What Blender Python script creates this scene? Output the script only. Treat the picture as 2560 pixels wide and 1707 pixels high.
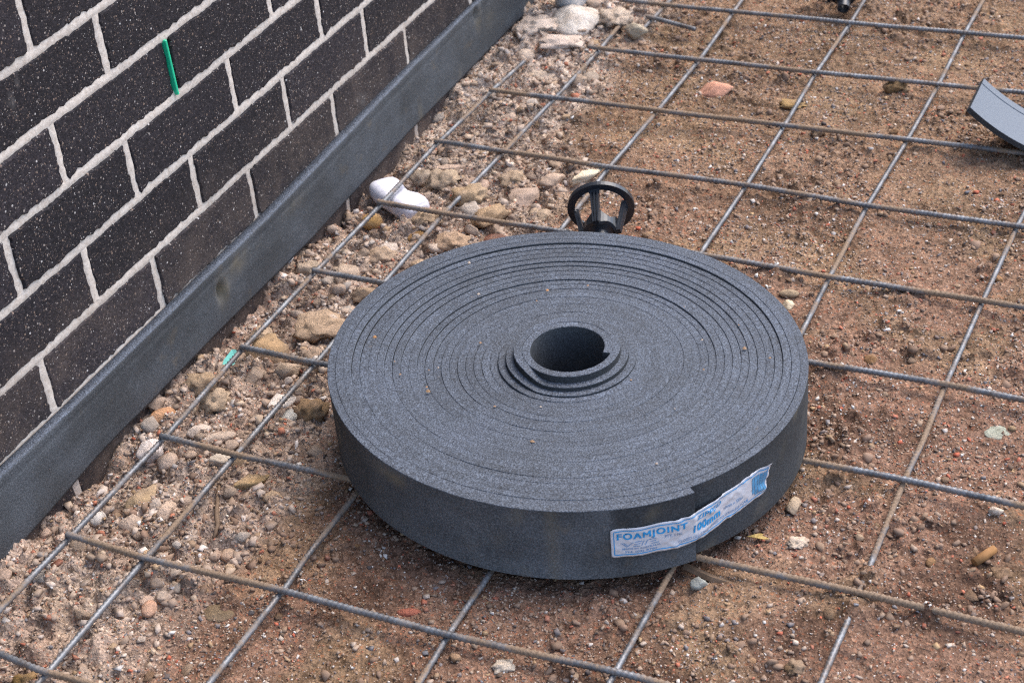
import bpy, bmesh, math, random
import numpy as np
from mathutils import Vector, Matrix

for o in list(bpy.data.objects):
    bpy.data.objects.remove(o)
S = bpy.context.scene
COL = S.collection
R_ = math.radians

# ------------------------------------------------------------------ camera
cam = bpy.data.cameras.new('camera')
cam.lens = 60.285
cam.sensor_width = 36.0
cam.sensor_fit = 'HORIZONTAL'
cam.clip_start = 0.05
cam.clip_end = 500.0
cam.dof.use_dof = True
cam.dof.focus_distance = 2.1
cam.dof.aperture_fstop = 10.0
cam_o = bpy.data.objects.new('camera', cam)
COL.objects.link(cam_o)
rx = Vector((0.9082141, 0.4109627, -0.0791001))
dn = Vector((0.1774094, -0.5492464, -0.8166115))
fw = Vector((-0.3790423, 0.7276250, -0.5717420))
cam_o.matrix_world = Matrix(((rx.x, -dn.x, -fw.x, 1.2080880),
                             (rx.y, -dn.y, -fw.y, -2.7425738),
                             (rx.z, -dn.z, -fw.z, 1.3135321),
                             (0, 0, 0, 1)))
S.camera = cam_o

# ------------------------------------------------------------------ light
SUN_EL, SUN_AZ = R_(58), R_(28)         # azimuth clockwise from +Y
W = bpy.data.worlds.new('World')
S.world = W
W.use_nodes = True
wn = W.node_tree
sky = wn.nodes.new('ShaderNodeTexSky')
sky.sky_type = 'NISHITA'
sky.sun_disc = False
sky.sun_elevation = SUN_EL
sky.sun_rotation = SUN_AZ
sky.air_density = 1.0
sky.dust_density = 2.6
sky.ozone_density = 1.0
bg = wn.nodes['Background']
bg.inputs['Strength'].default_value = 0.15
wn.links.new(sky.outputs[0], bg.inputs['Color'])
sun = bpy.data.lights.new('sun', 'SUN')
sun.energy = 0.9
sun.angle = R_(48)
sun.color = (1.0, 0.97, 0.93)
sun_o = bpy.data.objects.new('sun', sun)
COL.objects.link(sun_o)
sd = Vector((math.cos(SUN_EL) * math.sin(SUN_AZ), math.cos(SUN_EL) * math.cos(SUN_AZ), math.sin(SUN_EL)))
sun_o.rotation_euler = (-sd).to_track_quat('-Z', 'Y').to_euler()
sun_o.location = sd * 20

vs = S.view_settings
vs.view_transform = 'Standard'
vs.look = 'None'
vs.gamma = 1.0
vs.use_curve_mapping = False
vs.exposure = 1.45
S.cycles.use_denoising = False
S.cycles.filter_width = 1.15
S.cycles.max_bounces = 6

# ------------------------------------------------------------------ numpy noise
rng = np.random.default_rng(7)
random.seed(7)
PERM = rng.permutation(512)
PERM = np.concatenate([PERM, PERM, PERM])
GR = rng.normal(size=(512, 3))
GR /= np.linalg.norm(GR, axis=1)[:, None]

def pnoise(x, y, z=0.0):
    x = np.asarray(x, float); y = np.asarray(y, float); z = np.asarray(z, float) + np.zeros_like(x)
    xi = np.floor(x).astype(int); yi = np.floor(y).astype(int); zi = np.floor(z).astype(int)
    xf = x - xi; yf = y - yi; zf = z - zi
    u = xf * xf * xf * (xf * (xf * 6 - 15) + 10)
    v = yf * yf * yf * (yf * (yf * 6 - 15) + 10)
    w = zf * zf * zf * (zf * (zf * 6 - 15) + 10)
    def g(a, b, c):
        h = PERM[(PERM[(PERM[(xi + a) & 511] + yi + b) & 511] + zi + c) & 511]
        G = GR[h]
        return G[..., 0] * (xf - a) + G[..., 1] * (yf - b) + G[..., 2] * (zf - c)
    l = lambda a, b, t: a + t * (b - a)
    return l(l(l(g(0, 0, 0), g(1, 0, 0), u), l(g(0, 1, 0), g(1, 1, 0), u), v),
             l(l(g(0, 0, 1), g(1, 0, 1), u), l(g(0, 1, 1), g(1, 1, 1), u), v), w) * 1.6

def fbm(x, y, z=0.0, o=4, gain=.5):
    s = 0; a = 1
    for k in range(o):
        s = s + a * pnoise(x * 2 ** k + 17.3 * k, y * 2 ** k + 5.1 * k, np.asarray(z) * 2 ** k + 3.7 * k)
        a *= gain
    return s

RJ = rng.random((4096, 3))
def worley(x, y):
    """distance to the nearest feature point, second nearest, and a random number of the nearest cell"""
    xi = np.floor(x).astype(int); yi = np.floor(y).astype(int)
    d1 = np.full(x.shape, 9.0); d2 = np.full(x.shape, 9.0); idn = np.zeros(x.shape)
    for i in (-1, 0, 1):
        for j in (-1, 0, 1):
            h = (PERM[((xi + i) & 511)] * 7 + PERM[((yi + j) & 511)] * 131) & 4095
            q = RJ[h]
            d = np.hypot(xi + i + q[..., 0] - x, yi + j + q[..., 1] - y)
            m = d < d1
            d2 = np.where(m, d1, np.minimum(d2, d))
            idn = np.where(m, q[..., 2], idn)
            d1 = np.where(m, d, d1)
    return d1, d2, idn

def sstep(a, b, x):
    t = np.clip((x - a) / (b - a), 0, 1)
    return t * t * (3 - 2 * t)

# ------------------------------------------------------------------ helpers
def link(o, parent=None):
    COL.objects.link(o)
    if parent is not None:
        o.parent = parent
    return o

def tag(o, label=None, cat=None, group=None, kind=None):
    if label: o['label'] = label
    if cat: o['category'] = cat
    if group: o['group'] = group
    if kind: o['kind'] = kind
    return o

def empty(name, loc=(0, 0, 0)):
    o = bpy.data.objects.new(name, None)
    o.location = loc
    o.empty_display_size = .05
    return link(o)

def mesh_np(name, V, F, mat, smooth=False):
    """V (n,3); F (m,3) or (m,4) integer array or list of ngons"""
    me = bpy.data.meshes.new(name)
    if isinstance(F, np.ndarray):
        k = F.shape[1]
        me.vertices.add(len(V)); me.vertices.foreach_set('co', np.asarray(V, np.float32).ravel())
        me.loops.add(F.size); me.loops.foreach_set('vertex_index', F.astype(np.int32).ravel())
        me.polygons.add(len(F))
        me.polygons.foreach_set('loop_start', np.arange(0, F.size, k, dtype=np.int32))
        me.polygons.foreach_set('loop_total', np.full(len(F), k, np.int32))
        me.update(calc_edges=True)
    else:
        me.from_pydata([tuple(v) for v in V], [], [tuple(f) for f in F])
    me.validate()
    if mat: me.materials.append(mat)
    if smooth:
        me.polygons.foreach_set('use_smooth', np.ones(len(me.polygons), bool))
    me.update()
    return me

def vcol(me, arr, name='col'):
    a = me.color_attributes.new(name, 'FLOAT_COLOR', 'POINT')
    c = np.ones((len(me.vertices), 4), np.float32)
    arr = np.asarray(arr)
    if arr.ndim == 1:
        c[:, :3] = arr[:, None]
    else:
        c[:, :3] = arr
    a.data.foreach_set('color', c.ravel())

def ob(name, me, parent=None, loc=None):
    o = bpy.data.objects.new(name, me)
    if loc is not None: o.location = loc
    return link(o, parent)

def srgb(r, g, b):
    f = lambda c: ((c / 255 + .055) / 1.055) ** 2.4 if c > 10 else c / 255 / 12.92
    return (f(r), f(g), f(b))

# ------------------------------------------------------------------ material helper
class NT:
    def __init__(s, name):
        s.m = bpy.data.materials.new(name); s.m.use_nodes = True
        s.t = s.m.node_tree; s.n = s.t.nodes; s.b = s.n['Principled BSDF']
    def new(s, typ, **kw):
        nd = s.n.new(typ)
        for k, v in kw.items():
            setattr(nd, k, v)
        return nd
    def l(s, a, b): s.t.links.new(a, b)
    def coord(s, which='Object'):
        return s.new('ShaderNodeTexCoord').outputs[which]
    def noise(s, scale, detail=4, rough=.55, vec=None, dist=0):
        n = s.new('ShaderNodeTexNoise'); n.inputs['Scale'].default_value = scale
        n.inputs['Detail'].default_value = detail; n.inputs['Roughness'].default_value = rough
        n.inputs['Distortion'].default_value = dist
        if vec is not None: s.l(vec, n.inputs['Vector'])
        return n
    def voro(s, scale, vec=None, feature='F1'):
        n = s.new('ShaderNodeTexVoronoi'); n.feature = feature; n.inputs['Scale'].default_value = scale
        if vec is not None: s.l(vec, n.inputs['Vector'])
        return n
    def ramp(s, fac, stops, interp='LINEAR'):
        r = s.new('ShaderNodeValToRGB'); r.color_ramp.interpolation = interp
        e = r.color_ramp.elements
        while len(e) > 1: e.remove(e[-1])
        for i, (p, c) in enumerate(stops):
            c = (c, c, c) if not hasattr(c, '__len__') else c
            el = e[0] if i == 0 else e.new(p)
            el.position = p; el.color = (*c, 1)
        s.l(fac, r.inputs['Fac'])
        return r.outputs['Color']
    def mix(s, fac, a, b, mode='MIX'):
        m = s.new('ShaderNodeMix'); m.data_type = 'RGBA'; m.blend_type = mode
        def put(v, sock):
            if hasattr(v, 'links') or isinstance(v, bpy.types.NodeSocket): s.l(v, sock)
            elif hasattr(v, '__len__'): sock.default_value = (*v, 1)
            else: sock.default_value = v
        put(fac, m.inputs[0]); put(a, m.inputs[6]); put(b, m.inputs[7])
        return m.outputs[2]
    def math(s, op, a, b=0.0):
        m = s.new('ShaderNodeMath'); m.operation = op
        for v, k in ((a, 0), (b, 1)):
            if isinstance(v, bpy.types.NodeSocket): s.l(v, m.inputs[k])
            else: m.inputs[k].default_value = v
        return m.outputs[0]
    def attr(s, name):
        a = s.new('ShaderNodeAttribute'); a.attribute_name = name
        return a.outputs['Color']
    def bump(s, h, strength, dist, prev=None):
        b = s.new('ShaderNodeBump'); b.inputs['Strength'].default_value = strength
        b.inputs['Distance'].default_value = dist
        s.l(h, b.inputs['Height'])
        if prev is not None: s.l(prev, b.inputs['Normal'])
        return b.outputs['Normal']
    def out(s, col=None, rough=None, normal=None, metal=None, spec=None, sheen=None):
        I = s.b.inputs
        for v, k in ((col, 'Base Color'), (rough, 'Roughness'), (normal, 'Normal'), (metal, 'Metallic'),
                     (spec, 'Specular IOR Level'), (sheen, 'Sheen Weight')):
            if v is None: continue
            if isinstance(v, bpy.types.NodeSocket): s.l(v, I[k])
            elif hasattr(v, '__len__'): I[k].default_value = (*v, 1)
            else: I[k].default_value = v
        return s.m

def mat_soil():
    t = NT('soil'); c = t.coord()
    base = t.attr('col')
    v = t.voro(330, c)
    sep = t.new('ShaderNodeSeparateColor'); t.l(v.outputs['Color'], sep.inputs[0])
    grit = t.ramp(sep.outputs[0], [(0, (.48, .46, .45)), (.18, (.78, .75, .73)), (.42, (1, 1, 1)), (.70, (1.2, 1.17, 1.14)),
                                   (.84, (.55, .55, .58)), (.92, (1.25, .85, .68)), (.96, (1.7, 1.7, 1.65))], 'CONSTANT')
    col = t.mix(.75, base, grit, 'MULTIPLY')
    v2 = t.voro(150, c)
    sep2 = t.new('ShaderNodeSeparateColor'); t.l(v2.outputs['Color'], sep2.inputs[0])
    gr2 = t.ramp(sep2.outputs[1], [(0, .8), (.4, 1.0), (.75, 1.18), (.9, .7)], 'CONSTANT')
    m2 = t.ramp(v2.outputs['Distance'], [(.25, 1.0), (.42, 0.0)])
    col = t.mix(m2, col, t.mix(1.0, col, gr2, 'MULTIPLY'))
    n = t.noise(38, 6, .65, c)
    col = t.mix(1.0, col, t.ramp(n.outputs[0], [(.3, (.55, .53, .50)), (.5, (1, 1, 1)), (.72, (1.22, 1.2, 1.17))]), 'MULTIPLY')
    damp = t.noise(11, 6, .7, c, .5)
    col = t.mix(t.ramp(damp.outputs[0], [(.50, 0), (.66, .55)]), col, t.mix(1.0, col, (.52, .49, .46), 'MULTIPLY'))
    nb = t.noise(420, 5, .7, c)
    b1 = t.bump(v.outputs['Distance'], .55, .0022)
    b2 = t.bump(nb.outputs[0], .6, .0025, b1)
    b3 = t.bump(n.outputs[0], .7, .010, b2)
    return t.out(col, .95, b3, spec=.15)

def mat_grit():
    t = NT('grit'); c = t.coord()
    n = t.noise(260, 4, .6, c)
    col = t.mix(1.0, t.attr('col'), t.ramp(n.outputs[0], [(.3, .75), (.7, 1.15)]), 'MULTIPLY')
    d = t.noise(22, 4, .6, c)
    col = t.mix(t.ramp(d.outputs[0], [(.38, .05), (.62, .6)]), col, srgb(146, 122, 104))
    return t.out(col, .9, t.bump(n.outputs[0], .5, .001), spec=.15)

def mat_stone():
    t = NT('stone'); c = t.coord()
    oi = t.new('ShaderNodeObjectInfo')
    # stones share meshes, so shift the texture by each stone's own random number
    add = t.new('ShaderNodeVectorMath'); add.operation = 'ADD'
    g = t.new('ShaderNodeNewGeometry')
    t.l(g.outputs['Position'], add.inputs[0])
    cmb = t.new('ShaderNodeCombineXYZ')
    for k in range(3): t.l(t.math('MULTIPLY', oi.outputs['Random'], 3.7 + 2 * k), cmb.inputs[k])
    t.l(cmb.outputs[0], add.inputs[1])
    v = add.outputs[0]
    n = t.noise(70, 7, .65, v); n2 = t.noise(420, 4, .7, v); n3 = t.noise(24, 3, .5, v)
    col = t.mix(1.0, oi.outputs['Color'], t.ramp(n.outputs[0], [(.28, (.62, .6, .57)), (.5, (1, 1, 1)), (.72, (1.2, 1.18, 1.15))]), 'MULTIPLY')
    col = t.mix(1.0, col, t.ramp(n2.outputs[0], [(.3, .75), (.5, 1), (.7, 1.15)]), 'MULTIPLY')
    dust = t.ramp(n3.outputs[0], [(.44, .0), (.64, .45)])
    col = t.mix(dust, col, srgb(170, 147, 127))
    b = t.bump(n2.outputs[0], .7, .0022, t.bump(n.outputs[0], .8, .007))
    return t.out(col, .95, b, spec=.12)

def mat_foam_cut():
    t = NT('foam_cut_face'); c = t.coord()
    n = t.noise(480, 3, .6, c); n2 = t.noise(150, 4, .6, c); n3 = t.noise(14, 4, .6, c)
    col = t.ramp(n.outputs[0], [(.34, (.025, .030, .040)), (.5, (.060, .072, .094)), (.66, (.124, .148, .188))])
    col = t.mix(1.0, col, t.ramp(n2.outputs[0], [(.3, .75), (.55, 1.0), (.75, 1.2)]), 'MULTIPLY')
    col = t.mix(1.0, col, t.ramp(n3.outputs[0], [(.32, (.82, .81, .80)), (.52, (1, 1, 1)), (.72, (1.10, 1.10, 1.12))]), 'MULTIPLY')
    col = t.mix(1.0, col, t.attr('tone'), 'MULTIPLY')
    dust = t.ramp(t.noise(55, 5, .6, c, .4).outputs[0], [(.70, 0), (.80, .35)])
    col = t.mix(dust, col, srgb(140, 118, 92))
    nb = t.bump(n.outputs[0], .7, .0016)
    return t.out(col, .62, nb, spec=.5)

def mat_foam_skin():
    t = NT('foam_skin'); c = t.coord()
    n = t.noise(520, 3, .6, c); n3 = t.noise(9, 5, .6, c); n4 = t.noise(32, 5, .6, c)
    col = t.ramp(n.outputs[0], [(.33, (.039, .042, .045)), (.5, (.062, .066, .070)), (.68, (.104, .110, .117))])
    scuff_shade = t.ramp(n3.outputs[0], [(.40, (.84, .82, .80)), (.60, (1.14, 1.15, 1.17))])
    col = t.mix(1.0, col, scuff_shade, 'MULTIPLY')
    dirt = t.ramp(n4.outputs[0], [(.60, 0), (.76, .42)])
    col = t.mix(dirt, col, srgb(104, 92, 74))
    sc_ = t.attr('scuff_shade')  # carries scuffing and the roll side's shading as colour
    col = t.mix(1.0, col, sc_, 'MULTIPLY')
    st = t.attr('stain')
    col = t.mix(st, col, srgb(122, 112, 92))
    return t.out(col, .8, t.bump(n.outputs[0], .5, .001), spec=.25)

def mat_brick():
    t = NT('charcoal_brick'); g = t.new('ShaderNodeNewGeometry'); c = g.outputs['Position']
    oi = t.new('ShaderNodeObjectInfo')
    sx0 = t.new('ShaderNodeSeparateXYZ'); t.l(c, sx0.inputs[0])
    flat = t.new('ShaderNodeCombineXYZ'); t.l(sx0.outputs[1], flat.inputs[0]); t.l(sx0.outputs[2], flat.inputs[1])
    n = t.noise(210, 5, .65, c); nm = t.noise(5, 4, .6, c)
    col = t.ramp(n.outputs[0], [(.3, (.007, .006, .0075)), (.5, (.019, .0165, .0195)), (.7, (.040, .035, .038))])
    col = t.mix(1.0, col, t.ramp(oi.outputs['Random'], [(0, (.72, .70, .74)), (1, (1.4, 1.32, 1.34))]), 'MULTIPLY')
    # pale mineral specks of two sizes, more of them where the clay is patchy
    for sc, lo, gain, k in ((250, .06, .42, .62), (430, .22, .45, .46)):
        v = t.voro(sc, flat.outputs[0]); v.voronoi_dimensions = '2D'; sep = t.new('ShaderNodeSeparateColor'); t.l(v.outputs['Color'], sep.inputs[0])
        dens = t.math('MULTIPLY_ADD', nm.outputs[0], gain)
        dens.node.inputs[2].default_value = lo - .12
        pick = t.math('LESS_THAN', sep.outputs[0], dens)
        size = t.math('MULTIPLY', sep.outputs[1], .40)
        spot = t.math('MULTIPLY', pick, t.math('LESS_THAN', v.outputs['Distance'], size))
        spc = t.ramp(sep.outputs[2], [(0, srgb(105, 90, 82)), (.4, srgb(150, 128, 112)), (.72, srgb(180, 168, 158)), (.93, srgb(222, 216, 210))], 'CONSTANT')
        col = t.mix(t.math('MULTIPLY', spot, k), col, spc)
    # soil splashed up the lowest courses
    sx = t.new('ShaderNodeSeparateXYZ'); t.l(c, sx.inputs[0])
    hgt = t.ramp(t.math('MULTIPLY_ADD', sx.outputs[2], 2.2), [(.1, 1), (.75, .0)])
    hgt.node.inputs[0].links[0].from_node.inputs[2].default_value = .25
    nd = t.noise(16, 6, .65, c)
    dirt = t.math('MULTIPLY', hgt, t.ramp(nd.outputs[0], [(.40, .12), (.70, .85)]))
    col = t.mix(dirt, col, srgb(118, 102, 90))
    eff = t.ramp(t.noise(6, 4, .7, c, .6).outputs[0], [(.66, 0), (.8, .28)])
    col = t.mix(eff, col, srgb(150, 145, 140))
    pit = t.ramp(t.noise(330, 2, .5, c).outputs[0], [(.36, 0), (.44, 1)])
    b = t.bump(pit, .5, .0012, t.bump(n.outputs[0], .5, .0016))
    return t.out(col, .8, b, spec=.3)

def mat_mortar():
    t = NT('mortar'); g = t.new('ShaderNodeNewGeometry'); c = g.outputs['Position']
    n = t.noise(240, 5, .65, c); n2 = t.noise(12, 5, .6, c)
    col = t.ramp(n.outputs[0], [(.3, srgb(180, 168, 155)), (.5, srgb(206, 195, 183)), (.7, srgb(224, 215, 204))])
    sx = t.new('ShaderNodeSeparateXYZ'); t.l(c, sx.inputs[0])
    hgt = t.ramp(t.math('MULTIPLY_ADD', sx.outputs[2], 2.2), [(.15, 1), (.8, .12)])
    hgt.node.inputs[0].links[0].from_node.inputs[2].default_value = .25
    dirt = t.math('MULTIPLY', hgt, t.ramp(n2.outputs[0], [(.38, .12), (.66, .75)]))
    col = t.mix(dirt, col, srgb(150, 130, 112))
    return t.out(col, .95, t.bump(n.outputs[0], .5, .0014), spec=.1)

def mat_steel():
    t = NT('ribbed_steel'); g = t.new('ShaderNodeNewGeometry'); c = g.outputs['Position']
    n = t.noise(40, 5, .6, c); n2 = t.noise(500, 3, .6, c); n3 = t.noise(9, 5, .65, c)
    col = t.ramp(n.outputs[0], [(.3, (.10, .104, .112)), (.6, (.24, .245, .255))])
    rust = t.ramp(t.noise(60, 5, .7, c).outputs[0], [(.48, 0), (.66, .6)])
    col = t.mix(rust, col, srgb(112, 90, 70))
    sep = t.new('ShaderNodeSeparateColor'); t.l(t.attr('mud'), sep.inputs[0])
    mudm = t.math('ADD', n3.outputs[0], t.math('MULTIPLY', sep.outputs[0], .34))
    mudm = t.math('ADD', mudm, t.math('MULTIPLY', n2.outputs[0], .14))
    mud = t.ramp(mudm, [(.63, 0), (.76, .92)])
    col2 = t.mix(mud, col, t.ramp(n2.outputs[0], [(.3, srgb(104, 84, 64)), (.7, srgb(152, 128, 104))]))
    metal = t.ramp(mud, [(0, .55), (.6, 0)])
    ro = t.ramp(mud, [(0, .55), (.6, .95)])
    return t.out(col2, ro, t.bump(n2.outputs[0], .35, .0008), metal=metal)

def plain(name, col, rough=.6, spec=.4, bump=0, scale=200, var=.15):
    t = NT(name); c = t.coord()
    n = t.noise(scale, 4, .6, c)
    cc = t.mix(1.0, col, t.ramp(n.outputs[0], [(.3, 1 - var), (.7, 1 + var)]), 'MULTIPLY')
    return t.out(cc, rough, t.bump(n.outputs[0], bump, .001) if bump else None, spec=spec)

M_SOIL, M_GRIT, M_STONE = mat_soil(), mat_grit(), mat_stone()
M_CUT, M_SKIN, M_BRICK, M_MORTAR, M_STEEL = mat_foam_cut(), mat_foam_skin(), mat_brick(), mat_mortar(), mat_steel()
M_BLACK = plain('black_plastic', (.020, .024, .031), .30, .5, .15, 300)
M_WHITEFOAM = plain('white_foam', (.66, .64, .68), .9, .15, .5, 120, .08)
M_PVC = plain('white_pvc', (.72, .74, .76), .35, .5, 0, 40, .05)
M_GREEN = plain('green_plastic', (.02, .52, .27), .4, .5, 0, 60, .08)
M_TURQ = plain('turquoise_glaze', (.20, .58, .50), .3, .5, .1, 120, .15)
M_LABEL = plain('label_film', (.62, .61, .635), .3, .5, .05, 60, .05)
M_INK = plain('blue_ink', (.02, .30, .62), .35, .4, 0, 60, .08)
M_INKPALE = plain('pale_blue_ink', (.16, .30, .50), .35, .4, 0, 60, .08)
M_WOOD = plain('weathered_wood', srgb(118, 98, 80), .85, .2, .5, 90, .3)
M_LEAF = plain('dry_leaf', srgb(178, 150, 88), .7, .3, .3, 90, .2)
M_STUB = plain('brown_paper', srgb(142, 104, 66), .8, .2, .3, 90, .2)
M_FOAMLIT = plain('foam_lit_top', (.14, .158, .182), .7, .3, .35, 420, .14)  # same foam, with sky brightness painted into the upper face's colour
M_VOID = plain('cavity', (.02, .019, .018), .9, .1, .3, 100, .2)

# ------------------------------------------------------------------ ground height
WALLX = -0.0888
RCX, RCY, RZ = 0.4862, -1.2190, 0.0125          # roll centre, underside height
TY = [-3.5, -2.2, -1.62, -1.50, -1.42, -1.36, -1.20, -1.15, -1.05, -.98, -.90, -.85, -.68, -.47, -.38, -.2, 3.5]
TZ = [-.03, -.03, -.034, -.062, -.062, -.034, -.030, -.056, -.056, -.034, -.034, -.054, -.060, -.048, -.018, -.010, -.010]
MOUNDS = [(.894, -1.364, .020, .016), (.894, -1.412, .022, .016), (.644, -.207, .024, .014), (.529, -.603, .03, .012),
          (.749, -1.004, .035, .012), (.968, -1.392, .013, .020), (.514, -.509, .035, .008), (.508, -.66, .03, .008),
          (.698, -.65, .03, .008), (.135, -1.603, .022, .012), (.128, -1.73, .035, .016), (.60, -.405, .05, .010),
          (.56, -.80, .05, .009), (.63, -.62, .05, .008), (.50, -.28, .02, .012), (.29, -.27, .03, .010), (.284, -.52, .04, .008),
          (.107, -1.80, .03, .010), (.893, -1.468, .022, .009), (.892, -1.535, .03, .007), (.74, -.402, .03, .012), (.62, -.803, .03, .014),
          (.60, -.602, .03, .012), (.80, -.80, .03, .012), (.70, -1.0, .03, .014), (.288, -1.56, .02, .006), (.36, -1.603, .02, .010), (.50, -.72, .03, .008)]

def height(x, y):
    x = np.asarray(x, float); y = np.asarray(y, float)
    trench = np.interp(y, TY, TZ)
    mid = np.interp(x, [-.2, .03, .12, .22, .40, .80, 1.5], [-.028, -.028, -.026, -.018, -.012, -.008, -.008])
    mid = mid + .014 * sstep(-.55, -.2, y) * sstep(.3, .05, x)
    k = sstep(.055, -.055, x + .012 * pnoise(x * 20, y * 20, 4.))
    h = mid * (1 - k) + trench * k
    rub = rubble_mask(x, y)
    h = h + .0055 * fbm(x * 3.2, y * 3.2, 1.5, 3) + .0035 * fbm(x * 13, y * 13, 7.5, 3)
    lump1, lb, i1 = worley(x * 26 + .35 * pnoise(x * 40, y * 40, 3.), y * 26 + .35 * pnoise(x * 40, y * 40, 9.))
    dome = np.clip(1 - (lump1 / .62) ** 2, 0, 1)
    h = h + rub * (.014 * dome * (.35 + i1) - .005)
    lump2, lb2, i2 = worley(x * 70 + .3 * pnoise(x * 90, y * 90, 3.), y * 70)
    d2 = np.clip(1 - (lump2 / .6) ** 2, 0, 1) * (i2 > .35)
    patch = sstep(-.1, .5, fbm(x * 7, y * 7, 22., 2)) * .8 + .2
    h = h + .0068 * d2 * (.3 + i2) * (.6 * patch + .6 * rub)
    clump = sstep(.0, .45, fbm(x * 4.2, y * 4.2, 63., 3) + .18 * sstep(-.75, -.2, y)) * (1 - .6 * rub)
    lump4, lb4, i4 = worley(x * 38 + .4 * pnoise(x * 60, y * 60, 13.), y * 38 + .4 * pnoise(x * 60, y * 60, 19.))
    h = h + clump * (.0105 * np.clip(1 - (lump4 / .58) ** 2, 0, 1) * np.clip(i4 * 1.5 - .35, 0, 1) - .0022)
    h = h + (.25 + .75 * clump) * .0042 * (1 - np.abs(fbm(x * 34, y * 34, 5.5, 3))) ** 2 - .002
    lump3, lb3, i3 = worley(x * 125, y * 125)
    h = h + .0030 * np.clip(1 - (lump3 / .6) ** 2, 0, 1) * i3 * (.35 + .65 * patch)
    h = h + .0016 * fbm(x * 90, y * 90, 2.2, 3)
    for mx, my, r, a in MOUNDS:
        g = np.exp(-((x - mx) ** 2 + (y - my) ** 2) / (r * r))
        h = h + a * g * (.8 + .5 * pnoise(x * 60, y * 60, 8.))
    # the soil was pressed flat under the heavy roll
    d = np.hypot(x - RCX, y - RCY)
    under = sstep(.33, .27, d)
    h = np.where(under > 0, h * (1 - under) + under * np.minimum(h - .004, -.009), h)
    return h

def rubble_mask(x, y):
    edge = np.interp(y, [-2.2, -1.7, -1.5, -1.3, -1.0, -.8, -.65, -.5, -.3, 0], [.16, .18, .20, .19, .17, .24, .30, .16, .14, .15])
    return sstep(edge + .05, edge - .05, x + .05 * fbm(x * 9, y * 9, 31., 3))

def axis(lo, hi, step, far):
    a = list(np.arange(lo, hi + step / 2, step))
    s = step; p = lo
    pre = []
    while p > -far:
        s *= 1.35; p -= s; pre.append(p)
    s = step; p = hi; post = []
    while p < far:
        s *= 1.35; p += s; post.append(p)
    return np.array(pre[::-1] + a + post)

gx = axis(-.13, 1.30, .003, 60)
gy = axis(-2.02, .42, .0032, 60)
GX, GY = np.meshgrid(gx, gy)
GZ = height(GX, GY)
nx, ny = len(gx), len(gy)
ii = np.arange(nx * ny).reshape(ny, nx)
F = np.stack([ii[:-1, :-1], ii[:-1, 1:], ii[1:, 1:], ii[1:, :-1]], -1).reshape(-1, 4)
ground_me = mesh_np('ground', np.stack([GX, GY, GZ], -1).reshape(-1, 3), F, M_SOIL, True)
# soil colours: brown fill, paler mortar dust by the wall, damp darker patches
fx, fy = GX.ravel(), GY.ravel()
c_brown = np.array(srgb(142, 111, 92)); c_dark = np.array(srgb(92, 70, 56)); c_tan = np.array(srgb(152, 127, 99)); c_pale = np.array(srgb(202, 182, 164))
w1 = sstep(-.25, .55, fbm(fx * 4.5, fy * 4.5, 41., 4))[:, None]
w2 = sstep(.0, .6, fbm(fx * 6, fy * 6, 57., 4))[:, None]
gc = c_brown * (1 - .75 * w1) + c_dark * .75 * w1
gc = gc * (1 - .6 * w2) + c_tan * .6 * w2
up = sstep(-1.0, -.3, fy)[:, None] * .45
gc = gc * (1 - up) + c_tan * up
rb = rubble_mask(fx, fy)[:, None]
wr = rb * (.55 + .35 * fbm(fx * 11, fy * 11, 71., 3)[:, None])
wr = np.clip(wr + .35 * rb * sstep(-.6, -.3, fy)[:, None], 0, 1)
gc = gc * (1 - wr) + c_pale * wr
vcol(ground_me, gc)
ground = tag(ob('ground', ground_me), kind='structure')

def hz(x, y):
    return height(np.atleast_1d(float(x)), np.atleast_1d(float(y)))[0]

# ------------------------------------------------------------------ brick wall
BH, BL_ = 0.08593, 0.24008
Z0, Y0 = 0.41913, -1.36316          # a bed joint centre and an upright joint centre of the course below it
J = 0.0116
wall = empty('brick_wall', (WALLX, -1.0, -.18))
tag(wall, 'dark charcoal speckled brick wall with pale mortar joints', 'wall')
wall_inv = Matrix.Translation((-WALLX, 1.0, .18))
def brick_mesh(seed):
    """face with a slightly ragged, eroded outline; local origin at the face centre, +X outwards"""
    r = np.random.default_rng(seed)
    L, H = BL_ - J, BH - J
    P = []
    n1, n2 = 40, 13
    for i in range(n1): P.append((-L / 2 + L * i / n1, -H / 2))
    for i in range(n2): P.append((L / 2, -H / 2 + H * i / n2))
    for i in range(n1): P.append((L / 2 - L * i / n1, H / 2))
    for i in range(n2): P.append((-L / 2, H / 2 - H * i / n2))
    P = np.array(P)
    n = len(P)
    jit = r.normal(0, .0008, (n, 2)) + .0006 * np.stack([np.sin(np.arange(n) * .5 + seed), np.cos(np.arange(n) * .37 + seed)], 1)
    rings = []
    for inset, x, jk in ((.0018, .0, 1.3), (.0004, -.0010, 1.4), (0, -.0030, 1.0), (0, -.06, .3)):
        Q = P.copy()
        Q[:, 0] -= np.sign(P[:, 0]) * inset * (np.abs(P[:, 0]) > L / 2 - .006)
        Q[:, 1] -= np.sign(P[:, 1]) * inset * (np.abs(P[:, 1]) > H / 2 - .006)
        Q += jit * jk
        rings.append(np.column_stack([np.full(n, x), Q]))
    V = np.concatenate(rings)
    Fs = [list(range(n))]
    for k in range(3):
        for i in range(n):
            j = (i + 1) % n
            Fs.append([k * n + i, (k + 1) * n + i, (k + 1) * n + j, k * n + j])
    return mesh_np('brick', V, Fs, M_BRICK)
bricks = [brick_mesh(s) for s in range(8)]
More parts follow.
